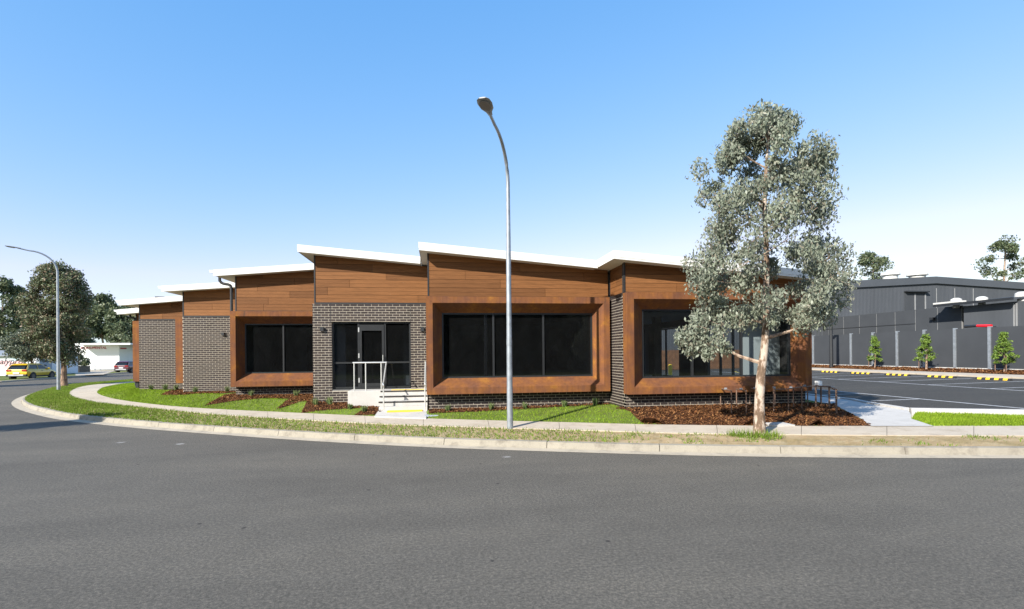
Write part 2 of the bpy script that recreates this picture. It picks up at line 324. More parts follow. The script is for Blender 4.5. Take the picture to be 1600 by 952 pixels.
F2 = keys([(-4, 300, 594), (-3, 205.5, 599), (-2, 180, 602), (-1.2, 162, 605.8), (-.5, 154.5, 610), (0, 152, 614), (.5, 156, 617), (1, 165, 620.5), (1.6, 187.5, 625.6), (2.5, 244, 633), (3.1, 312, 638.5), (4, 400, 643), (5, 500, 647.8), (6.6, 661, 654.6), (6.9, 690, 655.7), (9, 900, 661.5), (10.1, 1007, 664.2), (11.75, 1175, 666.4), (12.8, 1280, 666.8), (14.5, 1450, 666.6), (16, 1600, 666.5), (18, 1800, 666.5)], .23)
BK = [(-4, Vector((-19, 39, .6))), (-3, Vector((-16.6, 33, .6))), (-1, Vector((-15.6, 29.6, .58))), (0, Vector((-15.1, 28.3, .57))), (1, Vector((-14.7, 27.6, .57))), (2.2, Vector((-14.1, 27.1, .56))), (2.9, Vector((-11.2, 24.8, .51))), (3.6, Vector((-8, 22.0, .53))), (4.9, Vector((-4.2, 18.5, .50))), (5.9, Vector((-2.0, 17.3, .36))), (6.65, Vector((-.4, 16.5, .32))), (6.7, Vector((-.3, 16.4, .38))), (8, Vector((2.5, 16.4, .40))), (9.5, Vector((5.4, 16.2, .43))), (9.9, Vector((5.6, 14.95, .45))), (11.3, Vector((8.6, 14.9, .47))), (12.7, Vector((11.4, 14.9, .45))), (13.7, Vector((12.4, 15, .38)))]
def lin(ks, t):
    for i in range(len(ks) - 1):
        if t <= ks[i + 1][0]:
            k = (t - ks[i][0]) / (ks[i + 1][0] - ks[i][0]); return ks[i][1].lerp(ks[i + 1][1], k)
    return ks[-1][1].copy()
def loft(rows, name, mat, sub=3, wob=0):
    vs = []; m = len(rows[0]); R2 = []
    for i in range(len(rows) - 1):
        for k in range(sub): R2.append([a.lerp(b, k / sub) for a, b in zip(rows[i], rows[i + 1])])
    R2.append(rows[-1])
    for i, r in enumerate(R2):
        for p in r:
            q = p.copy()
            if wob and 0 < i < len(R2) - 1: q.z += random.uniform(-wob, wob)
            vs.append(q)
    fs = [(i * m + j, i * m + j + 1, (i + 1) * m + j + 1, (i + 1) * m + j) for i in range(len(R2) - 1) for j in range(m - 1)]
    b = MB(); b.add(vs, fs); return b.build(name, mat), vs, fs
TS = [-4 + 22 * i / 440 for i in range(441)]
Kp, F1p, F2p = spline(KK, TS), spline(F1, TS), spline(F2, TS)
def offset(P, d, z):
    out = []
    for i, p in enumerate(P):
        t = P[min(i + 1, len(P) - 1)] - P[max(i - 1, 0)]; t.z = 0; t.normalize(); out.append(Vector((p.x + t.y * d, p.y - t.x * d, z)))
    return out
verge, vV, vF = loft([Kp, F1p], 'verge', M['verge'], 5, .012); tag(verge, kind='structure')
TL = [t for t in TS if t <= 13.71]
F2l = spline(F2, TL); Bl = [lin(BK, t) for t in TL]; Cl = [p + Vector((2.5, 9, 0)) for p in Bl]
lawn, lV, lF = loft([F2l, Bl, Cl], 'lawn', M['soil'], 6); tag(lawn, kind='structure')
BVH_L = BVHTree.FromPolygons(lV, lF); BVH_V = BVHTree.FromPolygons(vV, vF)
def gz(x, y, d=.4):
    h = BVH_L.ray_cast(Vector((x, y, 5)), Vector((0, 0, -1)))[0]
    if h is None: h = BVH_V.ray_cast(Vector((x, y, 5)), Vector((0, 0, -1)))[0]
    return h.z if h is not None else d
# kerb: separate cast lengths between the joints, plus a gutter strip
kerb = tag(empty('kerb'), kind='structure')
gut = [offset(Kp, .17, .012), offset(Kp, .50, .006)]
g, _, _ = loft(gut, 'gutter', M['dust'], 1); g.parent = kerb; g['kind'] = 'stuff'
cum = [0]
for i in range(1, len(Kp)): cum.append(cum[-1] + (Kp[i] - Kp[i - 1]).length)
def pieces(total, L): 
    n = int(total // L); return [(i * total / n, (i + 1) * total / n) for i in range(n)]
def along(P, s):
    for i in range(len(P) - 1):
        if cum[i + 1] >= s: 
            k = (s - cum[i]) / max(1e-6, cum[i + 1] - cum[i]); return P[i].lerp(P[i + 1], k)
    return P[-1].copy()
O1, O2 = offset(Kp, .12, .142), offset(Kp, .17, .0); O0 = [p + Vector((0, 0, .002)) for p in Kp]; OI = offset(Kp, -.02, .0)
for a, b in pieces(cum[-1], 2.35):
    mb = MB(); n = 7; dz = random.uniform(-.004, .004); rows = []
    for j in range(n):
        s = a + .007 + (b - a - .014) * j / (n - 1); d = Vector((0, 0, dz))
        rows.append([along(OI, s) - Vector((0, 0, .05)), along(OI, s) + Vector((0, 0, .15)) + d, along(O0, s) + d, along(O1, s) + d, along(O2, s) * .35 + along(O1, s) * .65 + Vector((0, 0, -.012)), along(O2, s) - Vector((0, 0, .02))])
    m = 6; vs = [p for r in rows for p in r]
    fs = [(i * m + k, (i + 1) * m + k, (i + 1) * m + k + 1, i * m + k + 1) for i in range(n - 1) for k in range(m - 1)] + [tuple(range(m - 1, -1, -1)), tuple((n - 1) * m + k for k in range(m))]
    mb.add(vs, fs).build('kerb_stone', M['kerb'], kerb)
# footpath slabs
fp = tag(empty('footpath'), kind='structure')
cum = [0]; MID = [(a + b) / 2 for a, b in zip(F1p, F2p)]
for i in range(1, len(MID)): cum.append(cum[-1] + (MID[i] - MID[i - 1]).length)
for a, b in pieces(cum[-1], 1.9):
    mb = MB(); n = 6; dz = random.uniform(-.003, .003); vs = []
    for j in range(n):
        s = a + .005 + (b - a - .010) * j / (n - 1); p, q = along(F1p, s), along(F2p, s); up = Vector((0, 0, .02 + dz))
        vs += [p - Vector((0, 0, .06)), p + up, q + up, q - Vector((0, 0, .06))]
    fs = [(i * 4 + k, i * 4 + (k + 1) % 4, (i + 1) * 4 + (k + 1) % 4, (i + 1) * 4 + k) for i in range(n - 1) for k in range(4)] + [(3, 2, 1, 0), tuple((n - 1) * 4 + k for k in range(4))]
    mb.add(vs, fs).build('slab', M['path'], fp)
# mulch beds draped on the lawn
def drape(poly, name, mat, lift, step=.25):
    xs = [p[0] for p in poly]; ys = [p[1] for p in poly]; pts = []
    n = len(poly); edge = []
    for i in range(n):
        a, b = Vector(poly[i][:2]), Vector(poly[(i + 1) % n][:2]); k = max(1, int((b - a).length / step))
        for j in range(k): pts.append(a.lerp(b, j / k))
    ne = len(pts); edge = [(i, (i + 1) % ne) for i in range(ne)]
    x = min(xs)
    while x < max(xs):
        y = min(ys)
        while y < max(ys):
            if inpoly(x, y, poly): pts.append(Vector((x, y)))
            y += step
        x += step
    r = delaunay_2d_cdt(pts, edge, [list(range(ne))], 1, 1e-4)
    V = [(p.x, p.y, gz(p.x, p.y) + lift) for p in r[0]]
    return MB().add(V, [tuple(f) for f in r[2]]).build(name, mat)
def G(px, py, z): p = atz(px, py, z); return (p.x, p.y)
BEDS = [
 [G(1006, 664.0, .235), G(1175, 666.1, .235), G(1280, 666.5, .235), G(1362, 666.3, .235), G(1345, 657, .25), G(1311, 641, .3), (12.6, 15.3), (11.2, 15.4), (5.3, 15.4), (5.45, 14.9), G(985, 645, .38)],
 [(-.3, 16.0), (-.3, 16.8), (5.5, 16.8), (5.5, 16.33), (3, 16.12), (1.2, 15.95)],
 [(-4.4, 17.75), (-4.5, 18.95), (-3.0, 19.0), (-1.2, 18.9), G(596, 645, .3), G(584, 649.2, .25), G(553, 649, .25), G(575, 639, .35), G(555, 637.5, .4)],
 [G(432, 634, .42), G(455, 626, .47), (-5.6, 22.5), (-4.3, 22.5), (-4.3, 18.75), G(486, 636, .42), G(478, 630, .45)],
 [G(318, 626, .48), G(345, 620, .5), (-8.2, 25.2), (-7.0, 22.5), (-4.6, 22.5), G(480, 624, .5), G(365, 623.5, .5)],
 [G(250, 615, .52), G(272, 609.5, .55), (-11.9, 27.6), (-10.9, 25.3), (-8.1, 25.3), G(345, 616, .5), G(290, 616.5, .5)],
]
chips = []
for P in BEDS:
    drape(P, 'mulch_bed', M['mulchbase'], .012)
    A = abs(sum(P[i - 1][0] * P[i][1] - P[i][0] * P[i - 1][1] for i in range(len(P)))) / 2
    n = int(A * 900); xs = rng.uniform(min(p[0] for p in P), max(p[0] for p in P), n * 3); ys = rng.uniform(min(p[1] for p in P), max(p[1] for p in P), n * 3)
    ok = inpoly_np(xs, ys, P); xs, ys = xs[ok][:n], ys[ok][:n]
    for x, y in zip(xs, ys):
        if (y > 15.2 and x > 5.6) or (y > 16.7 and x > -.3): continue
        z = gz(x, y) + .012; chips.append((x, y, z))
for i, o in enumerate([o for o in bpy.data.objects if o.name.startswith('mulch_bed')]): tag(o, kind='structure')
def scatter_chips(C, name, smin=.02, smax=.07):
    C = np.array(C); n = len(C); th = rng.uniform(0, 6.28, n); L = rng.uniform(smin, smax, n) ; Wd = L * rng.uniform(.2, .5, n); ti = rng.normal(0, .45, n); ro = rng.normal(0, .5, n)
    a = np.stack([np.cos(th) * np.cos(ti), np.sin(th) * np.cos(ti), np.sin(ti)], 1); b = np.stack([-np.sin(th), np.cos(th), ro], 1)
    c = C + np.stack([np.zeros(n), np.zeros(n), rng.uniform(.003, .03, n)], 1)
    V = np.stack([c - a * L[:, None] / 2 - b * Wd[:, None] / 2, c + a * L[:, None] / 2 - b * Wd[:, None] / 2, c + a * L[:, None] / 2 + b * Wd[:, None] / 2, c - a * L[:, None] / 2 + b * Wd[:, None] / 2], 1).reshape(-1, 3)
    o = npmesh(name, V, 4, M['chip']); tag(o, 'loose red-brown bark chips covering the garden beds', 'mulch', kind='stuff'); return o
scatter_chips(chips, 'bark_chips')
# grass
def blades(P, h, w, name, mat, label):
    n = len(P); th = rng.uniform(0, 6.28, n); hh = h * rng.uniform(.55, 1.3, n); ww = w * rng.uniform(.6, 1.3, n); le = rng.normal(0, .45, (n, 2)) * hh[:, None]
    a = np.stack([np.cos(th), np.sin(th), np.zeros(n)], 1) * ww[:, None] / 2
    V = np.stack([P - a, P + a, P + np.stack([le[:, 0], le[:, 1], hh], 1)], 1).reshape(-1, 3)
    o = npmesh(name, V, 3, mat); tag(o, label, 'grass', kind='stuff'); return o
STEPS_X = (-1.75, -.35)
def vnoise(x, y, s, seed):
    r = np.random.default_rng(seed); g = r.random((64, 64)); u = (x / s) % 64; v = (y / s) % 64
    i, j = np.floor(u).astype(int), np.floor(v).astype(int); fu, fv = u - i, v - j; fu = fu * fu * (3 - 2 * fu); fv = fv * fv * (3 - 2 * fv); i2, j2 = (i + 1) % 64, (j + 1) % 64
    return g[i % 64, j % 64] * (1 - fu) * (1 - fv) + g[i2, j % 64] * fu * (1 - fv) + g[i % 64, j2] * (1 - fu) * fv + g[i2, j2] * fu * fv
# lawn blades: strip F2 -> building line
pts = []
nl = len(TL)
for row0, row1, cnt in ((F2l, Bl, 230000),):
    i = rng.uniform(0, nl - 1.001, cnt); k = rng.uniform(0, 1.25, cnt)
    A = np.array(row0); B = np.array(row1); fi = np.floor(i).astype(int); fr = (i - fi)[:, None]
    a = A[fi] * (1 - fr) + A[fi + 1] * fr; b = B[fi] * (1 - fr) + B[fi + 1] * fr
    wdt = np.linalg.norm((b - a)[:, :2], axis=1); seg = np.linalg.norm((A[fi + 1] - A[fi])[:, :2], axis=1)
    keep = rng.uniform(0, 1, cnt) < np.clip(wdt * seg / (np.percentile(wdt * seg, 85)), 0, 1)
    p = a + (b - a) * k[:, None]; over = k > 1; p[over, 2] = b[over, 2]
    p = p[keep & (p[:, 0] < 5.95)]; X, Y = p[:, 0], p[:, 1]
    bad = np.zeros(len(p), bool)
    for P in BEDS: bad |= inpoly_np(X, Y, P)
    bad |= (X > STEPS_X[0] - .25) & (X < STEPS_X[1] + .05) & (Y > 14.5)
    wall = [(-14.1, -11.2, 27.25), (-11.15, -8, 24.95), (-8, -4.2, 22.2), (-4.25, -.3, 18.65), (-.3, 5.5, 16.45)]
    for x0, x1, yw in wall: bad |= (X > x0) & (X < x1) & (Y > yw)
    bad |= (X > -2.9) & (X < -.3) & (Y > 17.7)
    pts = p[~bad]
blades(pts - np.array([0, 0, .01]), .055, .022, 'lawn_grass', M['grass'], 'short bright green lawn grass in front of the brick walls')
cnt = 230000; i = rng.uniform(0, len(TS) - 1.001, cnt); k = rng.uniform(-.02, 1.03, cnt)
A = np.array(Kp); B = np.array(F1p); fi = np.floor(i).astype(int); fr = (i - fi)[:, None]
a = A[fi] * (1 - fr) + A[fi + 1] * fr; b = B[fi] * (1 - fr) + B[fi + 1] * fr; p = a + (b - a) * k[:, None]
seg = np.linalg.norm((A[fi + 1] - A[fi])[:, :2], axis=1) * np.linalg.norm((b - a)[:, :2], axis=1)
dens = vnoise(p[:, 0], p[:, 1], .9, 3) * .6 + vnoise(p[:, 0], p[:, 1], .3, 4) * .4
thr = np.interp(p[:, 0], [-12, -5, -2, 1, 3, 5, 8, 14], [-.2, .02, .18, .2, .34, .56, .66, .6])
tr = (np.hypot(p[:, 0] - 6.9, p[:, 1] - 11.1) < .75); thr = np.where(tr, .3, thr)
keep = (rng.uniform(0, 1, cnt) < np.clip(seg / np.percentile(seg, 85), 0, 1)) & (dens + rng.normal(0, .06, cnt) > thr)
p = p[keep]; hgt = .055 + .05 * vnoise(p[:, 0], p[:, 1], .5, 9)
near = np.hypot(p[:, 0] - 7.2, p[:, 1] - 11.15) < .7
blades(p[~near], .058, .022, 'verge_grass', M['grassv'], 'patchy weedy grass on the nature strip beside the kerb')
pt = p[near]; blades(np.repeat(pt, 2, 0) + rng.normal(0, .03, (2 * len(pt), 3)) * [1, 1, 0], .16, .018, 'tree_base_grass', M['grassv'], 'longer grass tufts round the foot of the gum tree trunk')

# ------------------------------------------------------------------ car park, entry path, right-hand side
def cpz(x, y=0): return .35 + .0145 * (x - 14)
e1 = atz(1362, 630, .35); e2 = atz(1421, 640, .33); e3 = atz(1600, 643, .36); e3b = Vector((34, e3.y - 1.2, .5))
CP = [(14.7, 56), (14.7, e1.y + 1.2), (e1.x, e1.y), (e2.x, e2.y), (e3.x, e3.y), (e3b.x, e3b.y), (34, 56)]
tag(MB().add([(x, y, cpz(x)) for x, y in CP], [tuple(range(len(CP)))][::-1]).build('car_park', M['asphalt_new']), kind='structure')
ck = tag(empty('car_park_kerb'), kind='structure')
LNK = [Vector((14.7, 40, 0)), Vector((14.7, e1.y + 1.2, 0)), Vector((e1.x, e1.y, 0)), Vector((e2.x, e2.y, 0)), Vector((e3.x, e3.y, 0)), Vector((e3b.x, e3b.y, 0))]
for i in range(len(LNK) - 1):
    a, b = LNK[i], LNK[i + 1]; n = max(1, int((b - a).length / 2.6)); t = (b - a).normalized(); nr = Vector((t.y, -t.x, 0))
    for j in range(n):
        p, q = a.lerp(b, j / n) + t * .006, a.lerp(b, (j + 1) / n) - t * .006
        mb = MB(); w = .16
        vs = []
        for r_ in (p, q): 
            z1 = cpz(r_.x) + .035
            vs += [r_ + nr * 0 + Vector((0, 0, .0)), r_ + Vector((0, 0, z1)), r_ + nr * w + Vector((0, 0, z1 - .01)), r_ + nr * (w + .03) + Vector((0, 0, .0))]
        mb.add(vs, [(0, 1, 5, 4), (1, 2, 6, 5), (2, 3, 7, 6), (3, 2, 1, 0), (4, 5, 6, 7)]).build('kerb_stone', M['newcon'], ck)
# pale entry path between the mulch and the car park
pa = [atz(1362, 666.6, .245), atz(1459, 666.6, .245), atz(1424, 655, .262), atz(1424, 649, .27), Vector((e2.x - .1, e2.y - .05, .31)), Vector((e1.x - .05, e1.y, .33)), Vector((14.65, e1.y + 1.2, .34)), Vector((14.65, 40, .36)), Vector((11.5, 40, .36)), Vector((11.5, 15.2, .33)), atz(1311, 641, .30), atz(1345, 657, .26)]
MB().add([tuple(p + Vector((0, 0, .012))) for p in pa], [tuple(range(len(pa)))]).build('entry_path', M['newcon'])
tag(bpy.data.objects['entry_path'], kind='structure')
q0 = atz(1459, 666.6, .235); gl_ = [q0, atz(1800, 666.5, .235), Vector((e3b.x, e3b.y - .1, .42)), Vector((e3.x, e3.y - .14, .25)), Vector((e2.x + .06, e2.y - .17, .25)), atz(1424, 655, .255)]
tag(MB().add([tuple(p) for p in gl_], [tuple(range(len(gl_)))]).build('side_lawn', M['soil']), kind='structure')
xs = rng.uniform(10, 26, 120000); ys = rng.uniform(10, 15, 120000); ok = inpoly_np(xs, ys, [(p.x, p.y) for p in gl_]); xs, ys = xs[ok][:45000], ys[ok][:45000]
blades(np.stack([xs, ys, np.full(len(xs), .24)], 1), .07, .022, 'side_lawn_grass', M['grass'], 'bright green strip of grass in front of the car park kerb')
def strip(name, a, b, w, z, mat, label=None):
    a, b = Vector(a), Vector(b); t = (b - a).normalized(); n = Vector((-t.y, t.x, 0)) * w / 2
    vs = [a - n, b - n, b + n, a + n]; vs = [(p.x, p.y, cpz(p.x) + z) for p in vs]
    o = MB().add(vs, [(0, 1, 2, 3)]).build(name, mat); tag(o, kind='structure'); return o
BAYX, STOPX = 22.6, 27.9
STY = [atz(px, py, .55).y for px, py in ((1307, 579.5), (1344, 582), (1384, 584.5), (1431, 587), (1486, 590), (1547, 594))]
sp = (STY[0] - STY[5]) / 5; Y0 = STY[5]
strip('painted_line', (BAYX, 12.6, 0), (BAYX, 41, 0), .12, .004, M['linew'])
strip('painted_line', (16.7, 12.9, 0), (16.7, 30, 0), .12, .004, M['linew'])
for k in range(-2, 7): strip('painted_line', (BAYX + .08, Y0 + sp * (k - .5), 0), (STOPX + .4, Y0 + sp * (k - .5), 0), .1, .004, M['linew'])
for k in range(0, 6): strip('painted_line', (14.75, 16.2 + 2.6 * k, 0), (16.62, 16.2 + 2.6 * k, 0), .1, .004, M['linew'])
for k in range(5): strip('painted_line', (BAYX + .3 + k * 1.1, 37.6, 0), (BAYX + 1.6 + k * 1.1, 40.5, 0), .14, .004, M['liney'])
strip('painted_line', (BAYX + .2, 37.4, 0), (STOPX, 37.4, 0), .12, .005, M['liney'])
# wheel stops
names = ['nearest to the camera, cut by the picture edge', 'second from the right', 'third from the right', 'fourth from the right', 'fifth from the right', 'sixth from the right', 'farthest, beside the yellow hatching']
stop0 = None
for k in range(-1, 6):
    loc = (STOPX, Y0 + sp * k, cpz(STOPX))
    st = empty('wheel_stop', loc); tag(st, 'black rubber wheel stop with yellow blocks, ' + names[k + 1], 'wheel stop', 'wheel stops along the car park bays')
    if stop0 is None:
        L = .85
        mb = MB(); mb.prism([(-.09, -L, .0), (.09, -L, 0), (.05, -L, .1), (-.05, -L, .1)], (0, 2 * L, 0)); stop0 = [mb.build('base', M['rubber'], st)]
        for j in range(4):
            y = -.63 + j * .42; mb = MB(); mb.prism([(-.094, y - .1, .01), (.094, y - .1, .01), (.053, y - .1, .105), (-.053, y - .1, .105)], (0, .2, 0)); stop0.append(mb.build('reflector_block', M['yellow'], st))
    else:
        for o in stop0: c = o.copy(); COL.objects.link(c); c.parent = st
# side path, mulch strip
tag(MB().box((29.6, 10, .3), (32.4, 56, .66)).build('car_park_path', M['path']), kind='structure')
tag(MB().add([(32.4, 10, .67), (36.4, 10, .80), (36.4, 56, .80), (32.4, 56, .67)], [(0, 1, 2, 3)]).build('mulch_strip', M['mulchbase']), kind='structure')
cx = rng.uniform(32.4, 35.8, 16000); cy = rng.uniform(18, 52, 16000)
o = scatter_chips(np.stack([cx, cy, .67 + (cx - 32.4) * .0325], 1), 'bark_chips', .06, .16); o['label'] = 'bark chips in the planting strip below the charcoal boundary fence'

# boundary fence
FX = 36.0
fen = tag(empty('boundary_fence', (FX, 40, .72)), 'tall charcoal panel fence with galvanised posts behind the car park', 'fence')
OF = (FX, 40, .72)
FY = sorted([atX(px, 540, FX).y for px in (1330.3, 1364.5, 1402.4, 1444.5, 1492.8, 1547.1)]); d = (FY[-1] - FY[0]) / 5
ys = [FY[0] + d * k for k in range(-5, 10)]
for k, y in enumerate(ys):
    MB(OF).box((FX - .10, y - .09, .62), (FX + .1, y + .09, 3.62)).build('post', M['galv'], fen)
    if k < len(ys) - 1:
        MB(OF).box((FX - .03, y + .092, .86), (FX + .04, y + d - .092, 3.56)).build('panel', M['grey'], fen)
        MB(OF).box((FX - .05, y + .095, .62), (FX + .05, y + d - .095, .858)).build('plinth', M['plinth'], fen)
# grey buildings beyond the fence
gbY = 60.0
gb = tag(empty('grey_warehouse', (64, gbY, .7)), 'large charcoal warehouse with low gable and white roof vents', 'warehouse'); OG = (64, gbY, .7)
xl, xa, xr = atY(1010, 455, gbY), atY(1460, 432.5, gbY), atY(1700, 449, gbY)
MB(OG).prism([(xl.x, gbY, .5), (xr.x, gbY, .5), (xr.x, gbY, xr.z - .7), (xa.x, gbY, xa.z - .7), (xl.x, gbY, xl.z - .7)], (0, 28, 0)).build('wall', M['grey2'], gb)
MB(OG).prism([(xl.x - .3, gbY - .25, xl.z - .9), (xa.x, gbY - .25, xa.z - .9), (xr.x + .3, gbY - .25, xr.z - .9), (xr.x + .3, gbY - .25, xr.z), (xa.x, gbY - .25, xa.z), (xl.x - .3, gbY - .25, xl.z)], (0, 28.5, 0)).build('roof', M['grey3'], gb)
for px in (1463, 1491.5, 1520.5):
    x = atY(px, 450, gbY).x; MB(OG).box((x - .04, gbY - .03, 4), (x + .04, gbY, xa.z - 1.5)).build('joint_strip', M['joint'], gb)
a, b = atY(1413.5, 457, gbY), atY(1447, 486, gbY)
MB(OG).box((a.x, gbY - .06, b.z - 2), (b.x, gbY, a.z)).build('door_panel', M['grey'], gb)
MB(OG).box((a.x - .1, gbY - .5, a.z), (b.x + .1, gbY, a.z + .15)).build('canopy', M['black'], gb)
for px in (1429, 1445):
    x = atY(px, 470, gbY).x; MB(OG).box((x - .08, gbY - .1, b.z - 1.6), (x + .08, gbY - .062, a.z - .2)).build('joint_strip', M['joint'], gb)
for px, py, w, Y in ((1391, 431, 1.15, 66), (1433, 431.5, 1.25, 66)):
    p = atY(px, py, Y); v = MB(OG); v.tube([p + Vector((0, 0, -1.2)), p + Vector((0, 0, .05))], w * .8, 14).tube([p + Vector((0, 0, .05)), p + Vector((0, 0, .3)), p + Vector((0, 0, .55))], [w * 1.05, w * 1.0, w * .5], 14); v.build('roof_vent', M['plinth'], gb, True)
AX = 48.0
an = tag(empty('grey_annex', (AX, 44, .7)), 'long low charcoal precast wall between fence and warehouse', 'building'); OA = (AX, 44, .7)
pY = [atX(px, 500, AX).y for px in (1342.6, 1369, 1397.8, 1429.7, 1463.7, 1502.6)]; dA = (pY[0] - pY[-1]) / 5; yb = pY[-1]
for k in range(0, 10):
    y = yb + dA * k; MB(OA).box((AX, y + .03, .5), (AX + .2, y + dA - .03, 6.2)).build('wall_panel', M['grey'], an)
MB(OA).box((AX + .02, yb, .5), (AX + 6, yb + dA * 10, 6.15)).build('wall', M['joint'], an)
MB(OA).box((AX - .02, yb + dA * 2.0, 4.75), (AX - .001, yb + dA * 9.9, 4.82)).build('groove_trim', M['black'], an)
l = atX(1458, 498, AX); MB(OA).box((AX - .35, l.y - .25, l.z - .12), (AX, l.y + .1, l.z + .1)).build('wall_light', M['black'], an)
SX = 46.5
sh = tag(empty('grey_shed', (SX, 40, .7)), 'charcoal shed with white gutter end and small white roof vents', 'shed'); OS = (SX, 40, .7)
g0, g1 = atX(1460, 480, SX), atX(1584, 467, SX)
zr = (g0.z + g1.z) / 2
MB(OS).box((SX + .7, g1.y - 12, .5), (SX + 8, atX(1506, 500, SX + .7).y, zr - .15)).build('wall', M['grey2'], sh)
MB(OS).prism([(SX, g1.y, zr), (SX + 9, g1.y, zr + .9), (SX + 9, g1.y, zr + 1.05), (SX, g1.y, zr + .15)], (0, g0.y - g1.y, 0)).build('roof', M['grey3'], sh)
MB(OS).box((SX - .16, g1.y, zr - .04), (SX, g0.y, zr + .17)).build('gutter', M['black'], sh)
MB(OS).box((SX - .15, g0.y - 2.6, zr + .19), (SX + .5, g0.y, zr + .34)).build('gutter_end', M['plinth'], sh)
for px, py in ((1494, 473), (1534, 471)):
    p = atX(px, py, SX + 1.2); v = MB(OS); v.tube([p + Vector((0, 0, -.5)), p + Vector((0, 0, .0))], .26, 12).tube([p, p + Vector((0, 0, .3)), p + Vector((0, 0, .42))], [.45, .43, .2], 12); v.build('roof_vent', M['plinth'], sh, True)
p = atX(1596, 464, SX + 1.2); v = MB(OS); v.tube([p + Vector((0, 0, -.6)), p + Vector((0, 0, .0))], .26, 12).tube([p, p + Vector((0, 0, .3)), p + Vector((0, 0, .42))], [.45, .43, .2], 12); v.build('roof_vent', M['plinth'], sh, True)
for px in (1585, 1589):
    y = atX(px, 490, SX + .7).y; MB(OS).box((SX + .64, y - .05, 2), (SX + .7, y + .05, zr - .3)).build('joint_strip', M['joint'], sh)
r0, r1 = atX(1508, 509.5, SX - 2.5), atX(1549, 508.5, SX - 2.5)
rb = tag(empty('red_boom', r1), 'red boom with dark end showing over the charcoal fence', 'boom')
MB(r1).tube([r0 + Vector((0, -1, -.05)), r1 + Vector((0, 0, -.05))], [.11, .13], 10).build('boom', M['red'], rb, True)
MB(r1).tube([r0 + Vector((0, 0, -.05)), r0 + Vector((0, -1, -.05))], [.13, .11], 10).build('end_fitting', M['black'], rb, True)
MB(r1).box(r1 + Vector((-.1, -.3, -4)), r1 + Vector((.1, -.1, -.1))).build('stand', M['black'], rb)
bp = atX(1299, 573, 33.2); bpo = tag(empty('black_pole', (33.2, bp.y, .7)), 'slim black pole standing in front of the charcoal fence', 'pole')
MB((33.2, bp.y, .7)).tube([(33.2, bp.y, .6), (33.2, bp.y, 6.0)], [.16, .11], 10).build('shaft', M['black'], bpo, True)
MB((33.2, bp.y, .7)).box((32.6, bp.y - .15, 6.0), (33.4, bp.y + .15, 6.12)).build('head', M['black'], bpo)
# timber fence and bollard seen through the glazing
tf = tag(empty('timber_fence', (24, 46, .5)), 'brown timber paling fence seen through the corner window', 'fence')
for k in range(60): MB((24, 46, .5)).box((14 + k * .3, 46, .5), (14 + k * .3 + .28, 46.03, 2.3 + random.uniform(-.02, .02))).build('paling', M['timber'], tf)
by = 14.2 / math.tan(math.atan((1047 - 800) / F) + YAW)
bo = tag(empty('bollard', (14.2, by, .36)), 'yellow bollard seen through the corner window', 'bollard')
MB((14.2, by, .36)).tube([(14.2, by, .3), (14.2, by, 1.3), (14.2, by, 1.37)], [.12, .12, .07], 12).build('post', M['yellow'], bo, True)

# ------------------------------------------------------------------ the building
ORG = (2, 18, .45)
B = tag(empty('commercial_building', ORG), 'single-storey dark brick and timber building with rusted steel window surrounds', 'building')
TOP = 3.87; FL = .92
class Fr:      # wall frame: along, outward
    def __init__(s, o, a, n): s.o, s.a, s.n = Vector(o), Vector(a), Vector(n)
    def p(s, u, z, d=0): q = s.o + s.a * u + s.n * d; return Vector((q.x, q.y, z))
fm = bpy.data.meshes.new('brick_full')
def brickmesh(fr):
    mb = MB(); P = [fr.a * x + fr.n * dd + Vector((0, 0, z)) for x, z, dd in [(-.1125, -.0355, -.06), (.1125, -.0355, -.06), (.1125, .0355, -.06), (-.1125, .0355, -.06), (-.1125, -.0355, 0), (.1125, -.0355, 0), (.1125, .0355, 0), (-.1125, .0355, 0)]]
    mb.add(P, [(4, 5, 6, 7), (0, 1, 5, 4), (1, 2, 6, 5), (2, 3, 7, 6), (3, 0, 4, 7)]); me = bpy.data.meshes.new('brick'); me.from_pydata(mb.v, [], mb.f); me.materials.append(M['brick_obj']); return me
NB = [0]
